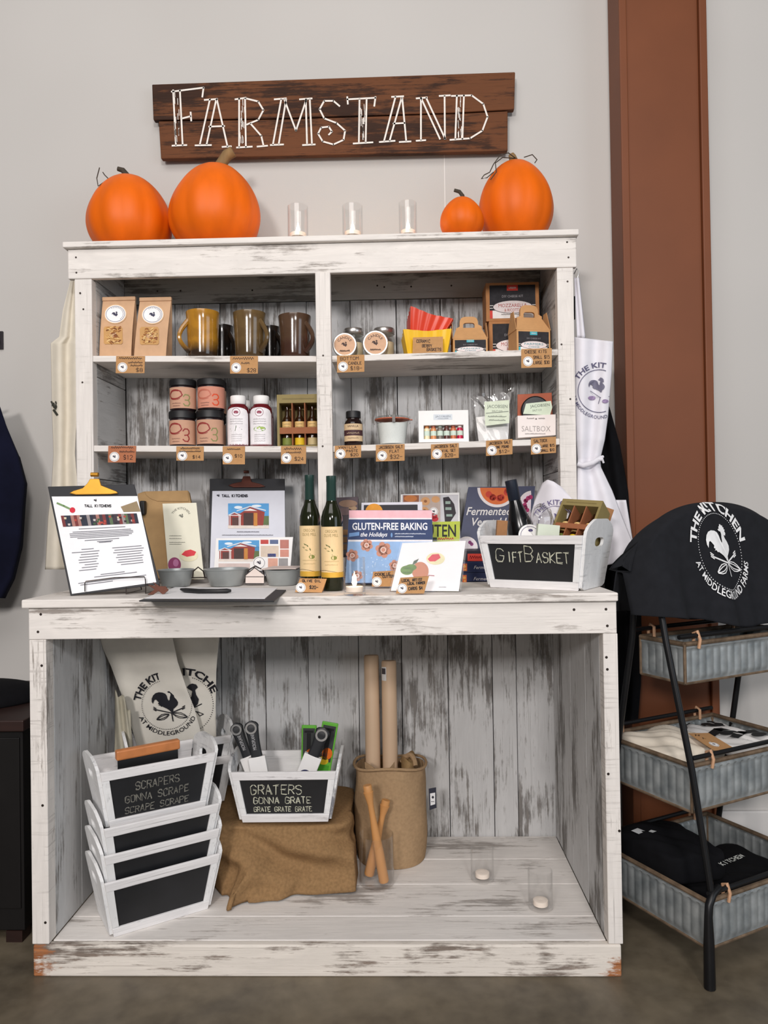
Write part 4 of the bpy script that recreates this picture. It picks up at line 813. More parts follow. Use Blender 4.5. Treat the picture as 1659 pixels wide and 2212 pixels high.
p3 = Plane(at(463,1250,.386), at(630,1250,.386), at(545,1160,.405)); o = slab(MB(), p3, [(467,1163),(633,1160),(627,1232),(462,1233)], .002).build('postcard', WHITE); tag(o, 'wide white postcard printed with a red building and food pictures, behind the zinc buckets', 'postcard')
F = Flat(True); house(F, 472,1167,560,1213); F.c((210,190,184)).rect(472,1217,540,1228)
for x0, y0, x1, y1, c in ((563,1166,580,1175,(190,70,64)),(583,1166,601,1175,(90,104,140)),(563,1179,602,1203,(214,196,178)),(578,1196,596,1203,(60,74,140)),(605,1166,624,1185,(186,120,108)),(605,1187,624,1203,(204,140,124)),(579,1206,600,1226,(214,160,140)),(602,1206,622,1226,(150,146,146))):
    F.c(c).rect(x0, y0, x1, y1)
F.up(); sticker(F, 560, 1216, 14); F.on(p3, 'print', o, .0005)
pw = at(612, 1226, .335); MB2 = MB().prism([(pw.x-.055, .285, zc+bks[2][2]+.003), (pw.x+.045, .280, zc+bks[2][2]+.0035), (pw.x+.055, .362, zc+bks[2][2]+.006), (pw.x-.035, .366, zc+bks[2][2]+.006)], (0,0,.002)); o = MB2.build('card_stack', mat((222,206,198), .6, 0, .03, 50)); tag(o, 'few off-white cards lying across the top of the third zinc bucket', 'cards')
# flat clipboard with a pen
c4 = [atz(300,1297,zc+.003), atz(592,1298,zc+.003), atz(618,1274,zc+.003), atz(372,1269,zc+.003)]
t = thing('clipboard', 'black clipboard lying flat on the counter front with a blank sheet', 'clipboard', sum(c4, Vector())/4); up3 = Vector((0,0,1))
MB().prism([p-up3*.003 for p in c4], (0,0,.003)).build('board', cbm, t, bevel=.001)
MB().prism([atz(312,1293,zc+.003), atz(572,1293.5,zc+.003), atz(599,1271,zc+.003), atz(378,1269,zc+.003)], (0,0,.0012)).build('paper', PAPER, t)
pp0 = [atz(x, y, zc+.0105) for x, y in ((391,1273),(400,1275),(430,1277),(470,1277),(490,1276.5),(499,1276))]
o = MB().tube(pp0, [.003,.006,.006,.0055,.006,.0035], 10).build('pen', BLACK, None, True); tag(o, 'thick black pen lying on the flat clipboard', 'pen')
# olive oil bottles
oil = mat((26,30,14), .1, 0, .1, 12, key='oilb'); caps = mat((30,58,52), .35, 0, .08, 30); olab = mat((232,204,156), .6, 0, .03, 60); ogold = mat((214,168,60), .5, .1, .06, 40)
for px0, px1, pt, Y, lab in ((648,693,1026,.175,'tall dark olive oil bottle with cream label, left of the pair'),(694,741,1028,.135,'tall dark olive oil bottle with cream label, nearer the baking book')):
    a, c = at(px0, 1180, Y), at(px1, 1180, Y); r = (c.x-a.x)/2; x = (a.x+c.x)/2; h = at((px0+px1)/2, pt, Y).z-zc; t = thing('olive_oil_bottle', lab, 'bottle', (x, Y, zc), 'olive oil bottles')
    MB().lathe([(.001,0),(r*.94,0),(r,.004),(r,h*.60),(r*.97,h*.64),(r*.82,h*.69),(r*.56,h*.745),(r*.46,h*.79),(r*.43,h*.97),(.001,h*.975)], 36).build('bottle', oil, t, True, world=False)
    MB().lathe([(r*.46,h*.775),(r*.48,h*.78),(r*.45,h*.945),(r*.47,h*.95),(r*.47,h*.998),(r*.44,h),(.001,h)], 30).build('cap_sleeve', caps, t, True, world=False)
    z0, z1 = h*.115, h*.555; q = r*1.48
    F = Flat().c(olab).rect(-q, z0, q, z1, 18).up().c(ogold).rect(-q, z0, q, z0+h*.045, 18).c((150,130,84)).text('OREGON', 0, z1-h*.04, h*.026, r*1.1).text('OLIVE MILL', 0, z1-h*.075, h*.026, r*1.35)
    F.c((96,104,56)).line([(-r*.5,h*.36),(r*.1,h*.31),(r*.55,h*.30)], .0014)
    for sx, sy, an in ((-.25,.385,2.6),(-.05,.37,2.3),(-.1,.34,2.9),(.15,.335,1.9),(-.4,.365,3.0)):
        x_, y_ = r*sx, h*sy; ca_, sa_ = math.cos(an), math.sin(an); F.poly([(x_, y_), (x_+r*.16*ca_-r*.06*sa_, y_+r*.16*sa_+r*.06*ca_), (x_+r*.36*ca_, y_+r*.36*sa_), (x_+r*.16*ca_+r*.06*sa_, y_+r*.16*sa_-r*.06*ca_)])
    F.c((130,136,70)).disc(r*.25, h*.285, r*.28, h*.018, 14)
    F.c((180,156,110)).scrib(-r*.7,h*.25,r*1.4,h*.012,.0006).scrib(-r*.6,h*.22,r*1.2,h*.012,.0006).c((60,50,40)).line([(-q+2*q*k/12, z0+h*(.052+.010*math.sin(k*.5))) for k in range(13)], .001)
    F.on(cyl(0, 0, r), 'label', t, .0005, world=False)
def tent(quad, Y0, lines, label, dy=.014):
    """folded kraft card: front leaf and back leaf"""
    (x0,y0),(x1,y1),(x2,y2),(x3,y3) = quad; pl = Plane(at(x3,y3,Y0), at(x2,y2,Y0), at(x0,y0,Y0+dy)); A, B = pl(x0,y0), pl(x1,y1); C, Dd = pl(x2,y2), pl(x3,y3)
    dz = max(0, zc-min(C.z, Dd.z)); mb = MB(); slab(mb, pl, quad, .0009); bk_ = Vector((0, dy*2.6, 0)); b3 = C+bk_; b4 = Dd+bk_; b3.z = b4.z = min(C.z, Dd.z)
    mb.prism([A, B, b3, b4], (0, -.0009, 0)); o = mb.build('price_card', TAGK); tag(o, label, 'price card', 'folded kraft price cards on the counter')
    F = Flat(True); h = y3-y0; w = x1-x0; sticker(F, x3+.22*w, y3-.32*h, 10.5); F.c(INKD)
    for ttxt, fx, fy, fw, fh in lines:
        X = x0+fx*w+(x3-x0)*fy; Yq = y0+fy*h+(y1-y0)*fx; r_ = -math.atan2(y1-y0, w)
        F.scrib(X, Yq, fw*w, fh*h, 1.3, r_) if ttxt == '~' else F.hand(ttxt, X, Yq, fh*h, fw*w, 1.4, .2, r_)
    F.on(pl, 'print', o, .0005)
tent([(648,1249),(706,1250),(695,1280),(637,1279)], .072, [('OLIVE OIL',.14,.26,.7,.16),('$20-',.5,.75,.34,.22)], 'folded kraft price card in front of the olive oil bottles')
g = atz(763,1288,zc); a, c = at(742,1250,g.y+.03), at(789,1250,g.y+.03); t = glassware('votive_candle', 'tall clear glass votive with a lit tea light on the counter beside the oil bottles', 'candle', ((a.x+c.x)/2, g.y+.03, zc), (c.x-a.x)/2, at(765,1204,g.y+.03).z-zc, True)
# books
def book(name, pl, pts, th, cover, label, cat='book', pages=(236,228,214), grp=None):
    t = thing(name, label, cat, sum((pl(*p) for p in pts[2:]), Vector())/2, grp)
    c_ = slab(MB(), pl, pts, .002).build('front_cover', ink(cover, .4), t); cx = sum(p[0] for p in pts)/4; cy = sum(p[1] for p in pts)/4
    slab(MB(), pl, [(cx+(x-cx)*.975, cy+(y-cy)*.98) for x, y in pts], th-.004, -.002).build('pages', mat(pages, .8, 0, .05, 200), t)
    slab(MB(), pl, pts, .002, -(th-.002)).build('back_cover', ink(cover, .4), t); return t, c_
b1 = Plane(at(745,1262,.235), at(935,1262,.235), at(845,1102,.29))
t, cv = book('baking_book', b1, [(754,1102),(933,1102),(938,1260),(745,1260)], .016, (48,64,104), 'baking book with pink, navy and light blue cover, standing beside the oil bottles')
F = Flat(True).c((238,184,192)).poly([(754,1102.5),(933,1102.5),(933,1119),(754,1119)]).c((236,232,236)).poly([(754,1119),(933,1119),(933,1122),(753.5,1122)]).c((44,62,104)).poly([(753.5,1122),(933,1122),(934,1166),(752,1166)]).c((236,232,236)).poly([(752,1166),(934,1166),(934,1170),(752,1170)]).c((146,180,222)).poly([(752,1170),(934.5,1170),(938,1259),(745.5,1259)]).up()
F.c((238,238,242)).text('GLUTEN-FREE BAKING', 842, 1137, 15, 162, bold=.02).text('the Holidays', 808, 1154.5, 9, 58, shear=.35, bold=.015).c((200,208,224)).scrib(853,1154,66,2,1).scrib(853,1160,40,2,1).c((110,150,200)).poly([(754,1152),(776,1149),(776,1157),(754,1160)]).disc(846,1156,2,5)
def flake(x, y, r, n=6):
    F.c((198,140,120)); 
    for k in range(n): a = k*2*pi/n+.3; F.disc(x+r*.6*math.cos(a), y+r*.6*math.sin(a), r*.38)
    F.disc(x, y, r*.6).up().c((232,206,196)).ring(x, y, r*.3, r*.3, 1, 16); F.L -= 1
for q in ((792,1178,14),(828,1188,18),(761,1200,14),(853,1222,13),(772,1244,12),(815,1250,12)): flake(*q)
F.c((190,212,236))
for k in range(40): F.disc(random.uniform(780,850), random.uniform(1205,1245), random.uniform(.6,1.6), None, 6)
F.on(b1, 'cover_print', cv, .0006)
b2 = Plane(at(720,1245,.43), at(780,1245,.43), at(750,1075,.52)); t, cv = book('cookbook', b2, [(722,1075),(774,1073),(772,1244),(716,1244)], .02, (56,46,52), 'dark cookbook with a loaf on its cover, standing behind the oil bottles')
F = Flat(True).c((92,80,86)).poly([(722.5,1075.5),(773.5,1073.5),(773,1110),(721.5,1110)]).up().c((150,120,100)).disc(752,1088,20,8).c((110,90,90)).disc(745,1105,16,8).c((170,140,110)).disc(762,1098,9,5).c((120,84,44)).disc(744,1150,16,6).disc(742,1166,18,6).disc(744,1182,17,6).c((46,36,40)).disc(744,1210,20,12); F.on(b2, 'cover_print', cv, .0006)
b3 = Plane(at(780,1245,.36), at(915,1245,.36), at(845,1085,.42)); o = slab(MB(), b3, [(781,1086),(912,1084),(915,1250),(776,1250)], .012).build('framed_print', mat((214,212,222), .5, 0, .03, 30)); o = tag(o, 'white framed dark picture with an orange half circle, behind the baking book', 'picture')
F = Flat(True).c((40,38,46)).poly([(786,1091),(902,1090),(904,1240),(784,1240)]).up().c((222,148,40)).disc(808,1106,19,18); F.on(b3, 'picture', o, .0006)
def food(F, x0, y0, x1, y1):
    F.c((196,190,196)).rect(x0,y0,x1,y1).up()
    F.c((150,92,64)).rect(x0+2,y0+1,x0+36,y0+32).c((188,170,160)).rect(x0+38,y0+1,x0+82,y1).c((206,204,208)).rect(x0+84,y0+1,x1,y1).up()
    F.c((196,120,64)).disc(x0+18,y0+8,14,7).c((214,160,110)).disc(x0+50,y0+14,10,9).disc(x0+72,y0+10,9,7).disc(x0+48,y0+34,9,8).c((190,40,52)).disc(x0+62,y0+46,14,7).disc(x0+70,y0+52,8,6).c((50,44,50)).poly([(x0+88,y0+6),(x0+100,y0+4),(x0+112,y0+20),(x0+116,y0+40),(x0+104,y0+58),(x0+92,y0+58)]).up()
    F.c((150,96,60)).disc(x0+50,y0+14,3.5,3).disc(x0+48,y0+34,3,3).c((150,170,160)).rect(x0+93,y0+14,x0+104,y0+20).rect(x0+93,y0+27,x0+106,y0+33).rect(x0+95,y0+42,x0+108,y0+47); F.L -= 1; sticker(F, x0+68, y0+36, 9); F.L -= 2; return F
b4 = Plane(at(866,1245,.46), at(990,1245,.46), at(930,1068,.54)); o = slab(MB(), b4, [(866,1068),(992,1064),(996,1243),(866,1243)], .006).build('food_poster', WHITE); tag(o, 'card collage of doughnuts, fruit and dark muffins standing at the back', 'picture card')
food(Flat(True), 869, 1069, 990, 1140).on(b4, 'print', o, .0006)
b5 = Plane(at(905,1245,.33), at(995,1245,.33), at(950,1127,.37)); t, cv = book('gluten_book', b5, [(880,1129),(994,1126),(990,1252),(876,1252)], .018, (176,190,44), 'lime green book whose cover shows the black letters TEN')
F = Flat(True).c((24,28,24)).text('GLUTEN', 937, 1146, 26, 96, bold=.015).c((190,90,50)).scrib(946,1166,34,5,2).c((40,60,40)).rect(934,1161,944,1169); F.on(b5, 'cover_print', cv, .0006)
# acrylic sign holder with a fig card
b6 = Plane(at(842,1278,.066), at(996,1278,.040), at(935,1170,.108)); t = thing('acrylic_sign_holder', 'clear slanted sign holder with a white card showing a cut fig', 'sign holder', (at(920,1280,.06).x, .06, zc))
slab(MB(), b6, [(866,1170),(1012,1164),(996,1278),(841,1277)], .003, .0042).build('front_pane', thin_glass('acrylic', (.97,.97,.98), .5), t)
cdp = slab(MB(), b6, [(869,1173),(1006,1168),(991,1277),(844,1276)], .0012).build('card', WHITE, t)
A, B = b6(842,1278), b6(996,1278); A.z = B.z = zc; MB().prism([A+Vector((0,.006,0)), B+Vector((0,.006,0)), B+Vector((0,.07,0)), A+Vector((0,.07,0))], (0,0,.003)).build('foot', thin_glass('acrylic2', (.97,.97,.98), 1.3), t)
F = Flat(True).c((196,124,90)).disc(908,1234,18,20).c((100,140,64)).disc(879,1232,14,10).disc(888,1226,12,7).c((70,90,70)).poly([(890,1222),(894,1212),(905,1207),(900,1216)]).c((232,224,176)).disc(941,1207,20,13).up().c((216,52,70)).poly([(924,1208),(934,1198),(948,1197),(952,1205),(940,1213),(928,1213)]).c((74,112,48)).disc(880,1228,9,2).disc(878,1237,10,2).c((170,80,90)).line([(925,1243),(938,1244)],1.5).c((150,150,156)).scrib(948,1269,16,1.5,.6); F.on(b6, 'card_print', cdp, .0008)
tent([(806,1235),(856,1232),(850,1267),(803,1267)], .165, [('COOKIE',.1,.28,.7,.15),('CUTTER',.45,.46,.5,.15)], 'folded kraft price card half behind the clear sign holder')
tent([(865,1248),(927,1244),(916,1282),(855,1282)], -.006, [('LOCAL ARTIST',.1,.28,.72,.16),('LOCAL FARMER',.33,.5,.62,.15),('CARDS $4',.42,.84,.5,.18)], 'folded kraft price card at the front of the clear sign holder', .009)
# fermented vegetables: one standing, three lying
navy = (40,48,84)
b7 = Plane(at(985,1245,.505), at(1150,1245,.505), at(1080,1052,.56)); t, cv = book('vegetable_book', b7, [(1012,1052),(1156,1050),(1141,1244),(980,1244)], .020, navy, 'navy blue cookbook with plates of vegetables on its cover, standing behind the gift basket')
F = Flat(True)
def plate(x, y, r, c1, c2, a0=0, a1=2*pi):
    F.c((232,224,224)).disc(x, y, r, None, 30, a0, a1).up().c(c1).disc(x, y, r*.86, None, 30, a0, a1).up(); F.c(c2)
    for k in range(9): q = random.uniform(a0+.15, a1-.15); F.disc(x+r*.55*math.cos(q), y+r*.55*math.sin(q), r*.16)
    F.L -= 2
plate(1074,1053,43,(222,110,50),(200,60,40),.02,pi-.02); plate(1008,1183,24,(228,220,226),(130,50,110)); plate(1150,1090,30,(228,214,224),(170,40,100),pi/2+.15,3*pi/2-.1)
F.c((226,222,220)).text('Fermented', 1057, 1104, 17, 100, shear=.3, bold=.012).text('Vegetables', 1066, 1127, 17, 92, shear=.3, bold=.012); F.on(b7, 'cover_print', cv, .0006)
def flat_book(z, th, col, txt, label, x0, x1, Y):
    a, c = at(x0, 1240, Y), at(x1, 1240, Y); t = thing('vegetable_book', label, 'book', ((a.x+c.x)/2, Y, z), 'books lying in a stack')
    MB().box(a.x, c.x, Y, Y+.002, z+.0005, z+th-.0005).build('spine', ink(col, .4), t, bevel=.0008); MB().box(a.x+.002, c.x-.002, Y+.003, Y+.145, z+.002, z+th-.002).build('pages', mat((230,222,206), .8, 0, .06, 200), t)
    for q in (z+.0002, z+th-.0022): MB().box(a.x, c.x, Y+.0021, Y+.15, q, q+.002).build('cover', ink(col, .4), t)
    F = Flat(True); 
    if txt: F.c((222,220,226)).text('Fermented Vegetables', (x0+x1)/2+14, txt, 7, 92, shear=.3).c((214,110,60)).rect(x0+1, txt-8, x0+10, txt+8).up().c((226,170,90)).disc(x0+5, txt-2, 3).disc(x0+6, txt+5, 2); 
    else: F.c((204,62,50)).rect(x0+6, 1196, x1-6, 1212).up().c((170,40,36)).scrib(x0+10,1206,60,5,2)
    F.on(planeY(Y), 'spine_print', t, .0008)
za = at(1000,1237.5,.335).z; zb_ = at(1000,1213,.335).z; zd = at(1000,1190,.335).z
flat_book(zc, za-zc, navy, 1250, 'navy book lying flat at the bottom of its stack beside the gift basket', 998, 1112, .335)
flat_book(za, zb_-za, navy, 1225.5, 'navy book lying flat in the middle of the stack beside the gift basket', 999, 1112, .337); flat_book(zb_, zd-zb_, (44,40,52), None, 'dark book with red spine panel lying on top of the flat book stack', 1004, 1108, .339)
# ------------------------------------------------------------------ crates (chalkboard front, rounded ends with a slot)
CW = whitewood('crate_paint', 'Z', (240,240,240), (96,96,104), wear=-.03, saw=.45); CX = whitewood('crate_paint_x', 'X', (238,236,236), (110,106,108), wear=-.02)
chalkb = mat((24,25,28), .5, 0, .25, 14, key='chalkb')
def crate(label, cat='crate', group='white chalkboard crates', wb=.243, wt=.295, db=.140, dt=.194, h=.150, he=.180, name='chalkboard_crate'):
    t = thing(name, label, cat, (0,0,0), group); th = .008
    fr = lambda x, z: Vector((x*(wb+(wt-wb)*z/h)/2, -(db+(dt-db)*z/h)/2, z))       # x in -1..1 on the front face
    bk_ = lambda x, z: Vector((x*(wb+(wt-wb)*z/h)/2, (db+(dt-db)*z/h)/2, z))
    nf = Vector((0, -h, -(dt-db)/2)).normalized()
    def strip(x0, x1, z0, z1, d, out=0): return MB().prism([fr(x0,z0)+nf*out, fr(x1,z0)+nf*out, fr(x1,z1)+nf*out, fr(x0,z1)+nf*out], -nf*d)
    cb = strip(-.97,.97,.004,h-.004,.005).build('chalkboard', chalkb, t, world=False)
    s = h*.155; strip(-1,1,h-s,h,.007,.006).build('rail', CX, t, world=False, bevel=.0012); strip(-1,1,0,s,.007,.006).build('rail', CX, t, world=False, bevel=.0012)
    strip(-1,-.87,s,h-s,.006,.005).build('stile', CW, t, world=False, bevel=.001); strip(.87,1,s,h-s,.006,.005).build('stile', CW, t, world=False, bevel=.001)
    MB().prism([bk_(-.97,.003), bk_(-.97,h), bk_(.97,h), bk_(.97,.003)], (0,-.006,0)).build('back_panel', CX, t, world=False)
    MB().box(-wb/2+.004, wb/2-.004, -db/2+.006, db/2-.006, .001, .008).build('floor_panel', CX, t, world=False)
    for sg_ in (-1, 1):
        n = 48; ou, inn = [], []; cz = h*.86; hw, hh = dt*.155, h*.085
        def edge(a):   # outer outline by ray from the slot centre
            c, s_ = math.cos(a), math.sin(a); lo, hi = 0, .4
            for _ in range(26):
                m = (lo+hi)/2; y, z = c*m, cz+s_*m; half = (db+(dt-db)*min(z, h*1.02)/h)/2
                ins = z >= 0 and abs(y) <= half
                if z > h: e = (z-h)/(he-h); ins = ins and e <= 1 and abs(y) <= half*(1-.60*e**2.2) if e <= 1 else False
                lo, hi = (m, hi) if ins else (lo, m)
            return c*lo, cz+s_*lo
        for k in range(n):
            a = 2*pi*k/n; c, s_ = math.cos(a), math.sin(a); q = (abs(c)**3+abs(s_)**3)**(-1/3); inn.append((hw*c*q, cz+hh*s_*q)); ou.append(edge(a))
        X = lambda z, o: sg_*((wb+(wt-wb)*z/h)/2+o); vs = []
        for o in (0, th): vs += [(X(z, o), y, z) for y, z in ou]+[(X(z, o), y, z) for y, z in inn]
        fs = []
        for k in range(n):
            k2 = (k+1) % n; fs += [(k,k2,n+k2,n+k),(2*n+k,3*n+k,3*n+k2,2*n+k2),(k,2*n+k,2*n+k2,k2),(n+k,n+k2,3*n+k2,3*n+k)]
        if sg_ < 0: fs = [f[::-1] for f in fs]
        MB().add(vs, fs).build('end_panel', CW, t, world=False)
    t['_'] = 0; del t['_']
    return t, cb, S2(lambda a, b: fr(a*2/(wb+(wt-wb)*b/h), b)+nf*.0004)
chk = mat((206,206,186), .9, 0, .2, 300)
def chalk(cb, sf, lines):
    F = Flat().c(chk)
    for tx, x, y, h, w in lines:
        F.hand(tx, x, y, h, w, .0016, .35); F.hand(tx, x+.0008, y+.0006, h, w, .0010, .5)
    F.on(sf, 'chalk_lettering', cb, .0008, world=False)
# gift basket
rz = -math.radians(33); FR = Vector((.643, .035, zc)); wb = .24; A = FR-Vector((math.cos(rz), math.sin(rz), 0))*wb; B = FR
t, cb, sf = crate('white gift basket crate with chalk words GIFT BASKET, at the right end of the counter', 'crate', None, wb, .282, .17, .21, .138, .178, 'gift_basket'); GB = t
mid = (A+B)/2+Vector((-math.sin(rz), math.cos(rz), 0))*.085; t.location = mid; t.rotation_euler = (0,0,rz)
chalk(cb, sf, [('G',-.098,.068,.034,.030),('IFT',-.066,.068,.026,.046),('B',-.016,.070,.040,.028),('ASKET',.014,.068,.026,.092)])
GM = Matrix.Translation(mid) @ Matrix.Rotation(rz, 4, 'Z'); gl = lambda x, y, z: GM @ Vector((x, y, z))
dkg = mat((14,14,16), .22, 0, .1, 20, key='dkg')
def lean_obj(name, label, cat, p0, p1, group=None):
    """thing whose local z axis runs from p0 to p1"""
    t = thing(name, label, cat, p0, group); t.rotation_mode = 'QUATERNION'; 
    z = (Vector(p1)-Vector(p0)).normalized(); y = (Vector((0,1,0))-z*z.y).normalized(); x = y.cross(z)   # local -Y keeps facing the front
    t.rotation_quaternion = Matrix(((x.x,y.x,z.x),(x.y,y.y,z.y),(x.z,y.z,z.z))).to_quaternion(); return t
p1 = at(1103,1037,.20); p0 = gl(-.050, .012, .024)
t = lean_obj('wine_bottle', 'black bottle leaning in the gift basket', 'bottle', p0, p1); H = (p1-p0).length; r = .036
MB().lathe([(.001,0),(r*.9,0),(r,.004),(r,H*.48),(r*.96,H*.54),(r*.72,H*.64),(r*.50,H*.74),(r*.42,H*.80),(.001,H*.80)], 36).build('bottle', dkg, t, True, world=False)
MB().lathe([(r*.43,H*.79),(r*.46,H*.795),(r*.45,H*.995),(r*.40,H),(.001,H)], 30).build('cap_sleeve', mat((20,28,44), .5, .2, .1, 30), t, True, world=False)
# rolled white tote, box of bottles, film, discs
cot = mat((228,224,230), .9, 0, .03, 30, .0003, key='cot')
def sheet(name, fn, nu, nv, m, par, solid=.0016): return MB().grid(fn, nu, nv).build(name, m, par, True, solid=solid, ang=180)
pr = [(1150,1070),(1160,1100),(1150,1150)]; t = thing('folded_cloth', 'folded white printed cloth sticking up at the back of the gift basket', 'cloth', gl(.03,.05,.02))
def cf(u, v):
    X = [0, .12, .28, .4, .55, .75, 1]; T = [1112, 1075, 1044, 1036, 1040, 1052, 1078]; k = max(i for i in range(6) if u >= X[i] or i == 0); top = T[k]+(T[k+1]-T[k])*(u-X[k])/(X[k+1]-X[k])
    px = 1146+(1236-1146)*u; py = 1200+(top-1200)*v; return at(px, py, .256-.052*u+.006*math.sin(u*9)*v-.008*math.sin(pi*u)+.014*v)
sheet('cloth', cf, 30, 16, cot, t, .004)
F = Flat(True); F.c((110,100,140)).arc('THE KITCHEN', 1200, 1130, 40, 40, 11, pi/2, 2.4).ring(1200,1130,37,37,.6,40).rooster(1203,1122,26)
F.on(S2(lambda x, y: at(x, y, .256-.052*(x-1146)/90-.004)), 'print', t, .001)
g0 = at(1232,1128,.16); t2 = bottle_trio('olive green gift box of three small bottles lying tilted in the gift basket', (0,0,0), .115, .125, .06, (0,0,0), [(120,130,60),(226,190,40),(196,176,130)])
R_ = Matrix.Rotation(-.62, 3, 'Z') @ Matrix.Rotation(-.62, 3, 'X') @ Matrix.Rotation(.10, 3, 'Y'); t2.rotation_euler = R_.to_euler(); t2.location = at(1257, 1084, .17)-R_ @ Vector((0, -.03, .118))
t = thing('cellophane_bag', 'crumpled clear film bag among the gift basket contents', 'bag', gl(.01,-.01,.10)); c0 = at(1168,1128,.15)
MB().grid(lambda u, v: c0+Vector((.032*math.cos(2*pi*u)*math.sin(pi*v)*(1+.2*math.sin(5*u*6.28+v*9)), .03*math.sin(2*pi*u)*math.sin(pi*v), -.045*math.cos(pi*v)*(1+.1*math.sin(7*u*6.28)))), 36, 18, True).build('film', PLAST, t, True, ang=180)
for px, py, r, c, lab in ((1056,1160,22,gl(-.094,.022,.146),'round white card tucked in the left corner of the gift basket'),(1128,1170,25,gl(-.022,-.050,.136),'round white card with a purple mark in front of the black bottle')):
    R = r*.00122; o = MB().lathe([(R,0),(R,.0015),(.001,.0015)], 40, Matrix.Translation(c) @ Matrix.Rotation(1.30, 4, 'X')).build('round_card', WHITE); tag(o, lab, 'card')
    F = Flat().c((70,60,110)).ring(0, 0, R*.8, R*.8, .0006, 36).disc(.002, R*.45, .006, .004); Mq = Matrix.Translation(c) @ Matrix.Rotation(1.30, 4, 'X'); F.on(S2(lambda a, b_, Mq=Mq: Mq @ Vector((a, b_, .0015))), 'print', o, .0006)
o = MB().box(-.014,.014,-.010,.010,-.05,.032, Matrix.Translation(at(1083,1150,.17)) @ Matrix.Rotation(.08, 4, 'Y')).build('kraft_carton', KRAFTD, None, bevel=.001); tag(o, 'narrow kraft carton between the round card and the black bottle', 'carton')
o = MB().box(-.028,.028,-.012,.012,-.04,.035, Matrix.Translation(at(1182,1162,.125)) @ Matrix.Rotation(.1, 4, 'Y')).build('green_label_pouch', mat((216,224,206), .6, 0, .05, 30)); tag(o, 'pale green packet just showing over the gift basket rim', 'packet')
o = MB().box(-.022,.022,-.012,.012,-.05,.03, Matrix.Translation(at(1300,1118,.23)) @ Matrix.Rotation(.35, 4, 'Y')).build('kraft_carton', KRAFTD, None, bevel=.001); tag(o, 'kraft carton behind the handle end of the gift basket', 'carton')
# ------------------------------------------------------------------ inside the lower cabinet
zf = ZF+.0012
# front stack of four crates, the top one lettered
A, B = atz(245,2022,zf), atz(450,1965,zf); rz = math.radians(34); mid = A+Vector((math.cos(rz), math.sin(rz), 0))*.1215+Vector((-math.sin(rz), math.cos(rz), 0))*.070
STL = ('white chalkboard crate, blank, at the bottom of the front stack','white chalkboard crate, blank, second from the bottom of the front stack','white chalkboard crate, blank, directly under the lettered crate')
c0, cb0, sf0 = crate(STL[0]); c0.location = mid; c0.rotation_euler = (0, 0, rz); dz = .067
for k in (1, 2): dup(c0, mid+Vector((0, 0, dz*k)), (0, 0, rz), STL[k])
c3, cb, sf = crate('white crate with faded chalk words about scraping, topmost of the front stack'); tz = zf+2*dz+.126
c3.location = mid+Vector((-.004, .0, tz-zf+.004)); c3.rotation_euler = (-.06, 0, rz-.02)
chk = mat((128,126,118), .9, 0, .25, 300, key='faint')
chalk(cb, sf, [('SCRAPERS',-.06,.088,.020,.115),('GONNA SCRAPE',-.085,.058,.018,.165),('SCRAPE SCRAPE',-.085,.030,.016,.165)])
# bench scraper: wood handle, steel blade
p0, p1 = at(250,1632,.105), at(387,1606,.200); d = (p1-p0); ux = d.normalized(); M = Matrix.Translation((p0+p1)/2) @ ux.to_track_quat('X', 'Z').to_matrix().to_4x4(); L_ = d.length
t = thing('bench_scraper', 'bench scraper with orange-brown wooden handle standing in the lettered top crate', 'scraper', (p0+p1)/2-Vector((0,0,.08)))
MB().box(-L_/2, L_/2, -.011, .011, -.013, .013, M).build('handle', mat((196,124,72), .45, 0, .12, 30, 0, .5, 'hw', (1,1,1)), t, bevel=.004)
MB().box(-L_/2+.004, L_/2-.004, -.0008, .0008, -.10, -.012, M).build('blade', mat((206,208,210), .22, 1, .03, 30), t)
# burlap-draped box
bur = mat((140,110,76), .92, 0, .16, 130, .0012, .15, 'burlap')
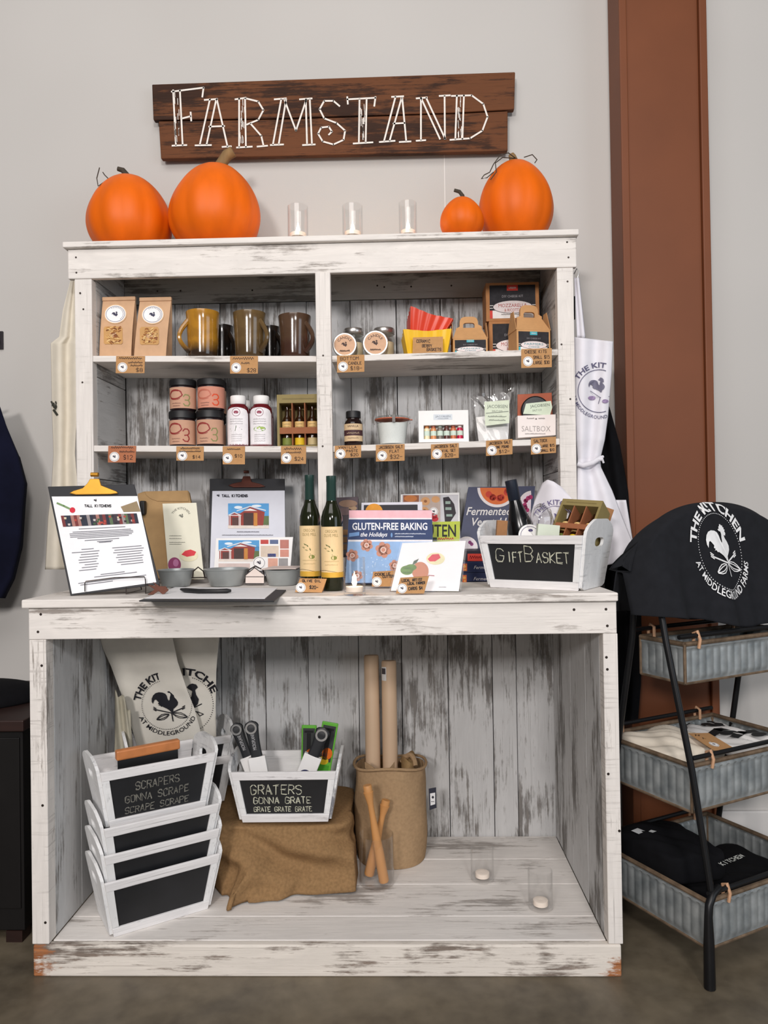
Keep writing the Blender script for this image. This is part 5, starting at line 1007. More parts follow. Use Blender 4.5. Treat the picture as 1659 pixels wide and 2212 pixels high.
# weave: dark gaps between threads
bm = bur; N = bm.node_tree.nodes; L = bm.node_tree.links
bx0, bx1, by0, by1, bz = -.47, .040, .275, .585, .258
MB().box(bx0+.12, bx1-.07, by0+.10, by1-.04, zf-.0006, bz-.014).build('support', KRAFTD, None)
sup = bpy.data.objects['support']; sup.name = 'covered_box'; tag(sup, 'box completely covered by the brown burlap cloth under the graters crate', 'box')
def smooth(a, b, x): x = max(0, min(1, (x-a)/(b-a))); return x*x*(3-2*x)
def drape(u, v):
    a = 2*pi*u; cx, cy = (bx0+bx1)/2, (by0+by1)/2; hx, hy = (bx1-bx0)/2+.004, (by1-by0)/2+.004; c, s = math.cos(a), math.sin(a)
    k = (abs(c)**7+abs(s)**7)**(-1/7); ex, ey = cx+hx*c*k, cy+hy*s*k
    if v < .42: w = v/.42; X_ = cx+(ex-cx)*w; Y_ = cy+(ey-cy)*w; Y_ = max(Y_, min(.36, .195+1.46*(-.285-X_))) if X_ < -.285 else Y_; return Vector((X_, Y_, bz+.003*math.sin(9*w+a*3)*w-.004*(1-w)))
    w = (v-.42)/.58; sn = Vector((c*abs(c)**.6, s*abs(s)**.6, 0)); sn = sn.normalized() if sn.length else sn
    fold = .020*math.sin(a*9+2.5*math.sin(a*3)+2.2*w)*w+.012*math.sin(a*21+5*w)*w**1.3
    flare = .006+.052*w**1.4*(1 if s < -.2 else .35)
    out = flare+fold
    if s > .55: out = min(out, .022)
    out += .018*math.sin(ex*26-9*w)*math.sin(pi*w)**2*1.4+.010*math.sin(ex*61+7*w+2)*w; z = bz-(bz-zf-.004)*w**1.05+.014*math.sin(a*7+1)*math.sin(pi*w)
    if w > .86: z = max(zf+.0035, z)
    p = Vector((ex, ey, max(zf+.0035, z)))+sn*out
    if s < -.1: p += Vector((-.055, -.050, 0))*math.exp(-((ex+.205)/.045)**2)*smooth(.45, 1, w)*(1+.2*math.sin(ex*200))+Vector((0, -.016, .012))*math.exp(-((ex-.02-.12*w)/.03)**2)*math.sin(pi*w)+Vector((.02,-.012,0))*math.exp(-((ex+.06+.10*w)/.03)**2)*w
    if p.x < -.285: p.y = max(p.y, min(.36, .195+1.46*(-.285-p.x)))
    p.y = min(p.y, .612); p.x = min(p.x, (.062 if p.y < .36 else .046)-.01*(1-w)); return p
o = MB().grid(drape, 220, 44, True).build('burlap_cloth', bur, None, True, solid=.002, ang=180, off=1); tag(o, 'brown burlap cloth draped over the box beneath the graters crate', 'cloth')
# graters crate
chk = mat((206,206,186), .9, 0, .2, 300)
Y = .283; A, B = at(525,1781,Y), at(708,1773,Y); rz2 = .012; zt_ = bz+.0075
c4, cb, sf = crate('white crate with chalk words GRATERS GONNA GRATE, standing on the burlap'); c4.location = ((A.x+B.x)/2, Y+.070, zt_); c4.rotation_euler = (0, 0, rz2)
chalk(cb, sf, [('GRATERS',-.095,.082,.027,.150),('GONNA GRATE',-.088,.054,.019,.165),('GRATE GRATE GRATE',-.088,.030,.014,.166)])
gray = mat((30,32,36), .5, 0, .1, 30, key='gr')
def grater(label, p0, p1, w, yaw=0, txt=True, plen=.158):
    """flat rubbery handle with a steel ring at the top and a white card sleeve below"""
    t = lean_obj('grater', label, 'grater', p0, p1, 'handheld graters'); H = (Vector(p1)-Vector(p0)).length
    q = t.rotation_quaternion; t.rotation_quaternion = q @ Matrix.Rotation(yaw, 3, 'Z').to_quaternion()
    R1 = w*.62
    def f(u, v):
        z = plen*.8+(H-plen*.8)*v; hw = w*(.52-.12*math.sin(pi*min(1, v*1.15)))*(1 if v < .85 else 1)
        e = (v-.86)/.14
        if e > 0: hw = w*.56*math.sqrt(max(0, 1-e**2*.98))
        a = 2*pi*u; c, s = math.cos(a), math.sin(a); k = (abs(c)**4+abs(s)**4)**-.25; return (hw*c*k, .008*s*k*(1 if e < 0 else max(.15, 1-e*.7)), z)
    MB().grid(f, 28, 26, True, cap=True).build('handle', gray, t, True, world=False, ang=60)
    MB().lathe([(w*.30,-.0012),(w*.44,-.0012),(w*.44,.0012),(w*.30,.0012),(w*.30,-.0012)], 30, Matrix.Translation((0,-.0095,H-w*.52)) @ Matrix.Rotation(pi/2, 4, 'X'), cap=False).build('hang_ring', mat((196,196,196), .3, .9, .05, 40), t, True, world=False)
    MB().box(-w*.66, w*.66, -.009, .009, 0, plen).build('card_sleeve', WHITE, t, world=False, bevel=.002)
    F = Flat().c((44,46,84)).disc(0, plen*.6, w*.5, plen*.13).up().c((220,218,224)).scrib(-w*.3, plen*.57, w*.6, plen*.08, .001); F.on(front(-.009), 'sleeve_print', t, .0008, world=False)
    if txt: F = Flat().c((190,190,192)).text('MICROPLANE', 0, plen+(H-plen)*.42, .010, .045, rot=pi/2); F.on(front(-.0082), 'handle_print', t, .0006, world=False)
ci = c4.location
lp = lambda x, y, z: Vector((ci.x+x, ci.y+y, zt_+.017+z))
grater('black-handled grater leaning left in the graters crate, furthest left', lp(-.060,-.010,.0), at(507,1562,ci.y+.004), .036)
grater('black-handled grater standing second from the left in the graters crate', lp(-.058,-.040,.0), at(541,1557,ci.y-.030), .038)
grater('black-handled grater tilted right in the graters crate, in front of the green packs', lp(.016,-.030,.010), at(701,1572,ci.y-.028), .040, txt=False)
grn = mat((96,176,50), .5, 0, .05, 40, key='grn')
for lab, p0, p1, w in (('green-edged peeler pack at the back of the graters crate, left one',lp(.052,.035,0),at(668,1566,ci.y+.045),.045),('green-edged peeler pack with orange and yellow picture, right one in the graters crate',lp(.080,.015,0),at(714,1560,ci.y+.022),.048)):
    t = lean_obj('peeler_pack', lab, 'pack', p0, p1, 'green peeler packs'); H = (p1-p0).length
    MB().box(-w/2, w/2, -.003, .003, 0, H).build('card', grn, t, world=False, bevel=.0025)
    F = Flat().c((58,60,60)).rect(-w*.40, H*.52, w*.40, H*.96).up().c((20,20,22)).rect(-w*.3,H*.90,w*.3,H*.93).line([(0,H*.88),(0,H*.56)],w*.28).c((120,124,120)).scrib(-w*.28,H*.6,w*.5,H*.03,.001)
    F.c((226,110,30)).disc(w*.12,H*.62,w*.32,H*.07).c((224,190,40)).disc(-w*.05,H*.53,w*.32,H*.05).c((70,150,40)).rect(-w*.36,H*.02,w*.36,H*.48); F.on(front(-.003), 'print', t, .0006, world=False)
# back stack: two nested crates with tote bags
br = at(489,1624,.44); cr = math.cos(rz); sr_ = math.sin(rz)
fr0 = Vector((br.x-.1425*cr, br.y-.1425*sr_, 0)); cen = fr0+Vector((-sr_, cr, 0))*.085
cen.y = min(cen.y, .445); cen.x += .013; bkz = bz+.0075
lo = dup(c0, (cen.x, cen.y, bkz), (0,0,rz*.75), 'white crate behind the lettered crate, lower of the back pair'); hi = dup(c0, (cen.x+.001, cen.y+.002, bkz+.060), (0,0,rz*.75), 'white crate behind the lettered crate, upper of the back pair, holding the tote bags')
tote = mat((222,217,206), .9, 0, .04, 26, .0004, key='tote')
def tote_bag(label, L0, L1, R0, R1, Y0, Y1, th, name='tote_bag', wav=0.):
    """cloth bag between a left edge and a right edge (each a list of photo points, bottom to top)"""
    def ed(E, v):
        k = min(len(E)-2, int(v*(len(E)-1))); w = v*(len(E)-1)-k; return (E[k][0]+(E[k+1][0]-E[k][0])*w, E[k][1]+(E[k+1][1]-E[k][1])*w)
    def S(u, v):
        a, b_ = ed(L0, v), ed(R0, v); y = Y0+(Y1-Y0)*v-th*math.sin(pi*u)**.4*(1-.5*v)+.006*math.sin(u*7+wav)*v+.004*math.sin(v*11+u*3)
        return at(a[0]+(b_[0]-a[0])*u, a[1]+(b_[1]-a[1])*u, y)
    p = S(.5, 0); t = thing(name, label, 'bag', p, 'printed cotton tote bags')
    def full(u, v):
        if u <= .5: return S(u*2, v)
        q = S(2-2*u, v); q.y = Y0+(Y1-Y0)*v+th*.5*math.sin(pi*(2-2*u))**.6*(1-.5*v)+.003; return q
    MB().grid(full, 72, 36, True, cap=True).build('bag', tote, t, True, ang=75); return t, S
tb, S2b = tote_bag('cotton tote bag with half its rooster print showing, behind the other tote', [(372,1640),(365,1520),(355,1440),(345,1372)], None, [(468,1612),(466,1530),(467,1450),(474,1372)], None, .470, .365, .010, wav=2)
ta, S2a = tote_bag('cotton tote bag with full black rooster print standing in the back crate', [(308,1660),(290,1590),(262,1500),(240,1440),(222,1400),(212,1365)], None, [(440,1640),(432,1575),(420,1530),(404,1490),(384,1430),(370,1365)], None, .440, .318, .012)
def on_tote(F, S, Yref, par, edges, nm='print'):
    # project the print straight onto the bag front along the bag's own depth axis
    def f(x, y):
        lo, hi = 0., 1.
        best = None
        yy = Yref
        for _ in range(5):
            p = at(x, y, yy)
            # find v by height, u by x
            v = .5
            a, b_ = 0., 1.
            for _ in range(22):
                m = (a+b_)/2
                if S(.5, m).z < p.z: a = m
                else: b_ = m
            v = a; a, b_ = 0., 1.
            for _ in range(22):
                m = (a+b_)/2
                if S(m, v).x < p.x: a = m
                else: b_ = m
            yy = S(a, v).y
        return at(x, y, yy-.0012)
    s = S2(f); s.n = Vector((0,-1,0)); F.on(s, nm, par, .003)
dkp = (34,34,40)
F = Flat(True).c(dkp).emblem(361,1522,54,53,top=None,bottom=None).arc('THE KITCH', 361,1522,58,57,15,2.16,1.66,bold=.03); F.arc('AT MIDDLEGROUND', 362,1522,56*1.20,54*1.22,9,-pi/2,2.3,True,.006); F.on
on_tote(F, S2a, .38, ta, None)
F = Flat(True).c(dkp).arc('ITCHE', 408, 1516, 58, 58, 15, pi/2-.55, 1.15, bold=.03).rooster(414,1508,46,46)
F = Flat(True).c(dkp)
F.arc('ITCHE', 402, 1520, 60, 62, 15, 1.02, 1.30, bold=.03).poly([(404,1484),(410,1478),(416,1476),(424,1478),(428,1484),(422,1490),(424,1500),(430,1510),(428,1520),(420,1528),(412,1520),(406,1512),(414,1504),(416,1492),(408,1488)]).line([(416,1530),(436,1520)],2).line([(414,1534),(430,1538)],2).line([(430,1538),(440,1542),(432,1546),(426,1538)],1.6)
for k in range(30): a = pi/2-.25-k*.08; F.disc(402+59*math.cos(a), 1522-60*math.sin(a), 1.1, None, 6)
on_tote(F, S2b, .42, tb, None)
o = MB().grid(lambda u, v: at(248+42*u-10*v*u, 1640-(150-40*u)*v+8*math.sin(u*9), .352+.008*math.sin(u*12+v*3)-.02*u), 18, 16).build('folded_tote', mat((176,170,152), .9, 0, .08, 26, .0004), None, True, solid=.003, ang=180); tag(o, 'crumpled olive-grey cloth bag sticking out left of the printed totes', 'bag')
# rolling pins in the burlap bag
YC = .475; ctr = at(845,1800,YC); ctr.z = zf; ju = mat((164,136,104), .9, 0, .10, 110, .0008, .15, 'jute')
t = thing('burlap_bag', 'round tan burlap bag holding two rolling pins, standing against the back boards', 'bag', ctr); rb = .106; zr = at(845,1665,YC-.10).z-zf; zk = at(845,1632,YC+.08).z-zf
def bagf(u, v):
    a = 2*pi*u; s = math.sin(a); top = zr+(zk-zr)*(.5+.5*s)+.006*math.sin(3*a); r = rb*(1.0-.06*math.exp(-v*8)+.035*math.sin(v*5+a*2)*v+.012*math.sin(a*5+v*9)+.01*math.sin(a*9-v*14)*v)
    return (r*1.04*math.cos(a), r*.92*s, top*v)
def bag_in(u, v): x, y, z = bagf(u, 1-v*.85); k = .955-.02*v; return (x*k, y*k, z-.004*v)
def bagall(u, v): return bagf(u, min(1, v*1.6)) if v <= .625 else bag_in(u, (v-.625)/.375)
mb = MB(); mb.grid(bagall, 60, 34, True, cap=False); k = len(mb.v); n = 60; mb.f.append(list(range(n))[::-1]); mb.mi.append(0)
mb.build('bag', ju, t, True, world=False, ang=70)
MB().tube([(rb*1.05*math.cos(2*pi*k/40)*1.0, rb*.93*math.sin(2*pi*k/40), zr+(zk-zr)*(.5+.5*math.sin(2*pi*k/40))+.006*math.sin(6*pi*k/40)-.002) for k in range(40)], .0042, 8, True).build('rim', ju, t, True, world=False)
def strap(pts, w, nm='handle'):
    mb = MB()
    P = [Vector(p) for p in pts]
    for a, b_ in zip(P, P[1:]): mb.prism([a, b_, b_+Vector((0,0,w)), a+Vector((0,0,w))], (0,.004,0))
    return mb.build(nm, ju, t, world=False)
strap([(-.075+.010*k, -.060-.03*math.sin(pi*k/9), zr-.005-.035*math.sin(pi*k/9)*(k/9)) for k in range(10)], .018)
o = thing('rolled_bag', 'second burlap bag rolled up with its strap inside the standing burlap bag', 'bag', ctr+Vector((.035,.02,.10)))
MB().grid(lambda u, v: ctr+Vector((.056+.024*math.cos(2*pi*u)*(1-.1*v), .018+.040*math.sin(2*pi*u), .10+(zk-.085)*v+.010*math.sin(4*pi*u)*v)), 40, 14, True, cap=True).build('roll', mat((150,122,84), .9, 0, .12, 110, .0008, .15, 'jute2'), o, True, ang=60)
MB().tube([ctr+Vector((.037+.042*math.cos(1.4*k/10+.2), .0+.045*math.sin(1.4*k/10+.2)-.02, zk-.004+.026*math.sin(pi*k/10))) for k in range(11)], .008, 8).build('strap', ju, o, True)
tgp = planeY(YC-.02); o = slab(MB(), tgp, [(926,1704),(942,1701),(943,1745),(928,1750)], .0015).build('hang_tag', mat((34,36,52), .6, 0, .05, 60)); tag(o, 'small navy and white hang tag sticking out at the right of the burlap bag', 'tag')
F = Flat(True).c((226,226,228)).poly([(929,1714),(940,1712),(940,1737),(930,1740)]).up().c((50,50,60)).disc(935,1722,2.5,3).scrib(931,1732,7,1.5,.6); F.on(tgp, 'print', o, .0004)
pinw = mat((206,176,146), .55, 0, .06, 12, .0003, .4, 'pin', (1,1,.15))
for xt, yt, xb, yb2, r, Y0, Y1, lab in ((802,1415,806,1660,.0235,.500,.535,'long pale wooden rolling pin, taller and left one in the burlap bag'),(840,1427,843,1650,.0235,.492,.520,'long pale wooden rolling pin with a small label, right one in the burlap bag')):
    pt_ = at(xt, yt, Y1); pb_ = at(xb, yb2, Y0); dr = (pb_-pt_).normalized(); pb_ = pt_+dr*((zf+.02-pt_.z)/dr.z)
    t = lean_obj('rolling_pin', lab, 'rolling pin', pb_, pt_, 'straight rolling pins'); H = (pt_-pb_).length
    MB().lathe([(.001,0),(r*.9,0),(r,.004),(r,H*.5),(r,H-.005),(r*.9,H),(.001,H)], 32).build('rod', pinw, t, True, world=False)
    if xt > 820:
        F = Flat().c((226,224,222)).rect(-r*1.25, H-.060, -r*.35, H-.018, 4).up().c((70,66,70)).rect(-r*1.15, H-.040, -r*.45, H-.022, 4); q = t.rotation_quaternion
        bs = t.rotation_quaternion.to_matrix().transposed() @ Vector((0,-1,0)); a0 = math.atan2(bs.y, bs.x)
        F.on(S2(lambda a, b_: (r*math.cos(a0+a/r), r*math.sin(a0+a/r), b_)), 'label', t, .0006, world=False)
# vase with pestles
g = atz(812,1926,zf); Yv = g.y+.050; a, c = at(776,1860,Yv), at(851,1860,Yv); rv = (c.x-a.x)/2; vx = (a.x+c.x)/2; hv = at(812,1800,Yv).z-zf
glassware('glass_vase', 'clear glass cylinder holding wooden pestles in front of the burlap bag', 'vase', (vx, Yv, zf), rv, hv)
pw_ = mat((196,140,84), .5, 0, .10, 16, .0003, .4, 'pestle', (1,1,.2))
for (xb, yb2, dyb, xt, yt, dyt, lab) in ((830,1914,-.021,793,1696,-.014,'light wooden tart tamper leaning left in the glass cylinder'),(797,1908,.019,834,1728,.034,'light wooden tart tamper leaning right behind the other in the glass cylinder')):
    p0 = at(xb, yb2, Yv+dyb); p0.z = zf+.013; p0.x = max(vx-rv+.018, min(vx+rv-.018, p0.x)); p1 = at(xt, yt, Yv+dyt)
    t = lean_obj('wooden_tamper', lab, 'tamper', p0, p1, 'wooden tampers'); H = (p1-p0).length
    prof = [(.001,0),(.0125,0),(.0145,.004),(.0140,H*.30),(.0115,H*.50),(.0085,H*.68),(.0085,H*.80),(.0125,H*.89),(.0145,H*.93),(.0125,H*.935),(.0125,H*.995),(.0115,H),(.001,H)]
    MB().lathe(prof, 28).build('body', pw_, t, True, world=False)
for px0, px1, pt, pb_, lab in ((1016,1066,1826,1912,'clear glass votive with an unlit tea light on the cabinet floor, further back'),(1140,1193,1874,1975,'clear glass votive with an unlit tea light on the cabinet floor, nearer the front')):
    g = atz((px0+px1)/2, pb_, zf); Y = g.y+.034; a, c = at(px0, pt, Y), at(px1, pt, Y); h = at((px0+px1)/2, pt+4, Y).z-zf
    glassware('votive_candle', lab, 'candle', ((a.x+c.x)/2, Y, zf), (c.x-a.x)/2, h, False, 'unlit votive candles on the cabinet floor', tr=(c.x-a.x)*.30)
# ------------------------------------------------------------------ metal basket rack on the right
ra = math.radians(28); U = Vector((math.cos(ra), math.sin(ra), 0)); V = Vector((-math.sin(ra), math.cos(ra), 0)); FT = Vector((.915, -.045, 0))
galv, N, L, b = nodes('galvanised'); tc = N.new('ShaderNodeTexCoord'); n1 = N.new('ShaderNodeTexNoise'); n1.inputs['Scale'].default_value = 22; n1.inputs['Detail'].default_value = 6; L.new(tc.outputs['Object'], n1.inputs['Vector'])
L.new(ramp(N, L, n1.outputs[0], .3, .7, lin((128,134,136)), lin((176,180,180))), b.inputs['Base Color']); b.inputs['Metallic'].default_value = .45; b.inputs['Roughness'].default_value = .48
rim = mat((112,94,76), .75, .2, .42, 34, .0006, .3, 'rim'); blk = mat((22,22,24), .4, .3, .12, 30, 0, .5, 'blk'); tan = mat((196,152,118), .7, 0, .08, 60)
rack = thing('basket_rack', 'black metal A-frame rack with three galvanised baskets, standing right of the farm stand', 'rack', FT)
Wd = .46; R_ = .0095
top_z = 1.14; apex = .17
def P(u, v, z): return FT+U*u+V*v+Vector((0,0,z))
fl = lambda z: apex*(z-.19)/(top_z-.19)            # front legs lean back above the bottom tier
dp = .38; bl_ = lambda z: dp-(dp-apex)*(z/top_z)
ZA, ZP = .93, 1.128   # where the arch springs, and its crown
for s, nm in ((0, 1), (1, -1)):
    u0 = s*Wd
    MB().tube([P(u0,0,.002), P(u0,0,.10), P(u0,0,.17), P(u0+nm*.004,.001,.195), P(u0+nm*.02,.004,.215), P(u0+nm*.05,.010,.222)], [.0135,.0125,R_,R_,R_,R_], 10).build('front_foot', blk, rack, True)
    MB().tube([P(u0+nm*.022, .008, .21), P(u0+nm*.006, fl(.5)-.01, .50), P(u0-nm*.008, fl(.8)-.005, .80), P(u0-nm*.010, fl(ZA)-.004, ZA)], R_*.86, 10).build('leg', blk, rack, True)
    MB().tube([P(u0, dp, .002), P(u0+nm*.004, bl_(.5), .50), P(u0+nm*.008, bl_(.8), .80), P(u0-nm*.006, bl_(ZA), ZA)], R_*.86, 10).build('leg', blk, rack, True)
for v0 in (lambda z: fl(z)-.004, lambda z: bl_(z)):
    MB().tube([P(Wd/2-(Wd/2+.010)*math.cos(pi*k/16), v0(ZA+(ZP-ZA)*math.sin(pi*k/16)), ZA+(ZP-ZA)*math.sin(pi*k/16)) for k in range(17)], R_*.86, 10).build('top_arch', blk, rack, True)
TI = ((.196, .112, .012, .366, 0, 0), (.506, .112, .052, .300, 0, 0), (.795, .098, .085, .145, .0, .0))   # rim height, depth of basket, front, length back, tilt
for k, (zr_, hb, v0, dv, tu, tv) in enumerate(TI):
    for v, z in ((max(.004, v0-.004 if k else .008), zr_+.020), (v0+dv+.004, zr_+.020)):
        MB().tube([P(.01, v, z), P(Wd-.01, v, z)], .006, 8).build('crossbar', blk, rack, True)
    C4 = [(.012+(.022 if k == 2 else 0), v0), (Wd-.012, v0), (Wd-.012, v0+dv), (.012+(.022 if k == 2 else 0), v0+dv)]; bk_ = thing if 0 else None
    mb = MB(); th = .004
    def wall(a, c, mb=mb):   # corrugated side between two corners
        A, Bq = P(*a, 0), P(*c, 0); Ln = (Bq-A).length; t_ = (Bq-A).normalized(); nr = Vector((t_.y, -t_.x, 0)); nn = max(4, round(Ln/.026)); m = nn*8
        def f(u, v): q = abs(math.sin(pi*u*nn))**.7; e = smooth(.05, .16, v)*smooth(.04, .22, 1-v); return A+t_*(Ln*u)+nr*(.0035*q*e-.0015+ .004*math.exp(-((v-.90)/.03)**2))+Vector((0,0,zr_-hb+hb*v))
        mb.grid(f, m+1, 20)
    for q in range(4): wall(C4[q], C4[(q+1) % 4])
    mb.prism([P(*c, zr_-hb) for c in C4], (0,0,.003)); bs = mb.build('basket', galv, rack, True, ang=60)
    mb = MB()
    for q in range(4): mb.tube([P(*C4[q], zr_), P(*C4[(q+1) % 4], zr_)], .0062, 8); mb.tube([P(*C4[q], zr_-hb), P(*C4[(q+1) % 4], zr_-hb)], .0035, 6); mb.tube([P(*C4[q], zr_-hb), P(*C4[q], zr_)], .004, 6)
    mb.build('rolled_rim', rim, bs, True)
    for u in (.075, Wd-.075):
        for v in (v0, v0+dv):
            s = -1 if v == v0 else 1
            MB().tube([P(u, v+s*.008, zr_-.012), P(u, v+s*.012, zr_+.010), P(u, v+s*.004, zr_+.030), P(u, v-s*.008, zr_+.024), P(u, v-s*.008, zr_-.004)], .0042, 6).build('hanger_clip', tan, rack, True)
blackc = mat((30,31,35), .95, 0, .12, 40, .0004, .2, 'blackcloth'); blacks = mat((15,15,18), .95, 0, .2, 30, .0006, .15, 'blackshirt')
# black printed cloth draped over the top bar
Kp = [  # photo outline rows: (y, x left, x right, y right shift, depth offset)
]
def cloth(u, v):
    """u across the rack, v 0 = front hem .. .5 = crown .. 1 = back hem"""
    w = -.065+(Wd+.15)*u; s = (v-.5)*2; q = max(-1, min(1, (w-.245)/.315)); zt = ZP+.024-.215*(1-math.sqrt(max(0, 1-abs(q)**2.3)))
    hem = .838+.018*math.sin(w*14+.8)-.010*max(0, w-.30)/.2+ .030*max(0, .05-w)/.11; k = abs(s)
    z = zt-max(.03, zt-hem)*(k**1.12); fr_ = s < 0
    vf = fl(min(z, ZP))-.020-.012*k-(.011*math.sin(w*34+1.2)+.006*math.sin(w*71))*k**1.5
    vb = bl_(min(z, ZP))+.020+.012*k+.010*math.sin(w*34)*k**1.3
    t_ = smooth(0, .09, k); vv = apex*(1-t_)+(vf if fr_ else vb)*t_
    edge = max(0, -.022-w)/.043; vv += (.07*edge**1.5 if fr_ else -.01*edge)
    return P(w, vv, z)
def smooth(a, b, x): x = max(0, min(1, (x-a)/(b-a))); return x*x*(3-2*x)
t = thing('printed_apron', 'black cloth apron with white rooster emblem draped over the top of the basket rack', 'apron', P(Wd/2, apex, .8), None)
MB().grid(cloth, 140, 120).build('cloth', blackc, t, True, solid=.003, ang=180, off=0)
# the emblem follows the cloth: design units are metres across and along the cloth front
def cl_front(a, b): return cloth(a, b)
CU, CV = .155, .5
def clothmap(x, y):   # x metres right, y metres up along the cloth front from the emblem centre
    return cloth((x+.065)/(Wd+.15), min(.5, .5-(.112-y)/.285/2))
EM = S2(clothmap, .003); 
F = Flat().c((232,232,232)).emblem(.212, -.012, .078, .088, bottom=None, th=.30, bh=.2); F.arc('AT MIDDLEGROUND FARMS', .212, -.012, .078*1.32, .088*1.22, .017, -pi/2, 2.6, True, .012)
F.on(EM, 'print', t, .0055)
# folded shirts and cloths
def fold(name, label, cat, c4, z, th, m, bulge=.010, wav=0, group=None, tilt=0):
    """soft folded cloth: rounded pad between four plan corners"""
    A, B_, C_, D_ = [Vector(p) for p in c4]
    def f(u, v):
        a = 2*pi*u; c, s = math.cos(a), math.sin(a); k = (abs(c)**6+abs(s)**6)**(-1/6); x, y = c*k, s*k
        if v < .35: r, h = .02+.95*(v/.35), 0
        elif v < .5: w = (v-.35)/.15; r = .97+.03*math.sin(pi*w/2); h = th*.5*w
        elif v < .65: w = (v-.5)/.15; r = 1-.03*w; h = th*(.5+.5*w)
        else: w = (v-.65)/.35; r = .97*(1-w)+.02*w; h = th+bulge*(1-r*r)
        X, Yv = (x*r+1)/2, (y*r+1)/2; p = (A*(1-X)+B_*X)*(1-Yv)+(D_*(1-X)+C_*X)*Yv
        wv = .005*math.sin(X*9+wav)*math.sin(Yv*7+wav*2)*(h/th)+.003*math.sin(X*23+Yv*17+wav)*(h/th)
        return p+Vector((0,0,z+h+wv+tilt*X*h/th))
    o = MB().grid(f, 64, 36, True, cap=True).build(name, m, None, True, ang=180); tag(o, label, cat, group); return o, f
cream = mat((222,212,196), .9, 0, .05, 26, .0004, .2, 'cream'); whc = mat((226,224,222), .9, 0, .04, 26, .0004, .2, 'whc')
z2 = .506-.112+.005; z3 = .196-.112+.005
q = lambda *a: [P(u, v, 0) for u, v in a]
navyc = mat((20,22,36), .95, 0, .2, 30, .0006, .15, 'navyc')
fold('folded_shirt', 'dark navy folded shirt under the cream one in the middle basket', 'shirt', q((.03,.062),(.43,.062),(.43,.335),(.03,.335)), z2, .058, navyc, .003)
o1, f1 = fold('folded_shirt', 'cream folded shirt lying at the left of the middle basket', 'shirt', q((.030,.135),(.235,.115),(.245,.335),(.035,.338)), z2+.068, .038, cream, .016, 1)
o2, f2 = fold('folded_tote', 'white folded tote bag with black print in the middle basket', 'bag', q((.252,.075),(.43,.085),(.43,.330),(.268,.335)), z2+.068, .024, whc, .010, 2)
pz = Plane(P(.3,.1,z2+.112), P(.4,.1,z2+.112), P(.3,.3,z2+.112))
F = Flat().c((26,26,28)).rooster(.06,.10,.075).line([(-.05,.03),(.02,.06),(.07,.05)],.03).line([(0,-.02),(.06,.0),(.11,-.01)],.028).line([(-.06,.12),(-.03,.15),(.0,.16)],.006).disc(.02,.02,.035,.02).disc(.09,-.04,.03,.018)
F.on(S2(lambda a, b_: P(.315+a*.85, .185+b_*.85, z2+.068+.024+.012+.0005*0)), 'print', o2, .002)
pt4 = [P(.13,.085,z2+.118), P(.20,.075,z2+.112), P(.215,.170,z2+.128), P(.155,.185,z2+.132)]
o = MB().prism(pt4, (0,0,.0015)).build('price_tag', TAGK); tag(o, 'kraft price tag lying on the folded shirts in the middle basket', 'price tag')
pt_pl = Plane(pt4[0]+Vector((0,0,.0018)), pt4[1]+Vector((0,0,.0018)), pt4[2]+Vector((0,0,.0018))); F = Flat(); sticker(F, .03, .03, .014); F.c(INKD).scrib(.01,.08,.05,.012,.002).scrib(.02,.06,.04,.010,.002)
F.on(S2(lambda a, b_: pt4[0]+(pt4[1]-pt4[0])*(a/.08)+(pt4[3]-pt4[0])*(b_/.1)+Vector((0,0,.0018))), 'print', o, .0006)
fold('folded_shirt', 'black folded shirt at the front of the bottom basket', 'shirt', q((.03,.03),(.43,.03),(.43,.30),(.03,.22)), z3, .060, blacks, .012, 3, 'black folded shirts in the bottom basket')
o4, _ = fold('folded_shirt', 'black folded shirts heaped at the back left of the bottom basket', 'shirt', q((.03,.14),(.20,.09),(.24,.345),(.03,.355)), z3+.082, .064, blacks, .020, 4, 'black folded shirts in the bottom basket')
F = Flat().c((214,216,216)).poly([(0,0),(.03,.004),(.026,.03),(-.002,.026)]).poly([(.034,-.012),(.056,-.010),(.05,.004),(.036,0)]); F.on(S2(lambda a, b_: P(.055+a, .27+b_, z3+.082+.064+.014)), 'care_label', o4, .003)
F = Flat().c((214,216,210)).hand('KITCHEN', 0, 0, .014, .105, .003, .2); F.on(S2(lambda a, b_: P(.145+a*.9, .075+b_+a*.08, z3+.082+.052)), 'print', o4, .004)
# ------------------------------------------------------------------ aprons hanging on the hutch sides
def hang(name, label, rows, m, hem=.002, folds=.010, fr=11, ph=0, cat='apron'):
    """rows: (y, x left, x right, depth) read off the photo, top to bottom"""
    def S(u, v):
        k = min(len(rows)-2, int(v*(len(rows)-1)*.99999)); w = v*(len(rows)-1)-k; a, b_ = rows[k], rows[k+1]; w = w*w*(3-2*w)*.5+w*.5
        g = lambda i: a[i]+(b_[i]-a[i])*w; x = g(1)+(g(2)-g(1))*u
        return at(x, g(0)+(g(4) if len(a) > 4 else 0)*u, g(3)+folds*math.sin(u*fr+ph+v*1.5)*min(1, (g(2)-g(1))/90))
    t = thing(name, label, cat, S(.5, .99)); MB().grid(S, 40, 90).build('cloth', m, t, True, solid=hem, ang=180, off=0); return t, S
wht = mat((226,224,230), .9, 0, .03, 26, .0004, .2, 'wht'); nat = mat((218,210,194), .9, 0, .04, 26, .0004, .2, 'nat')
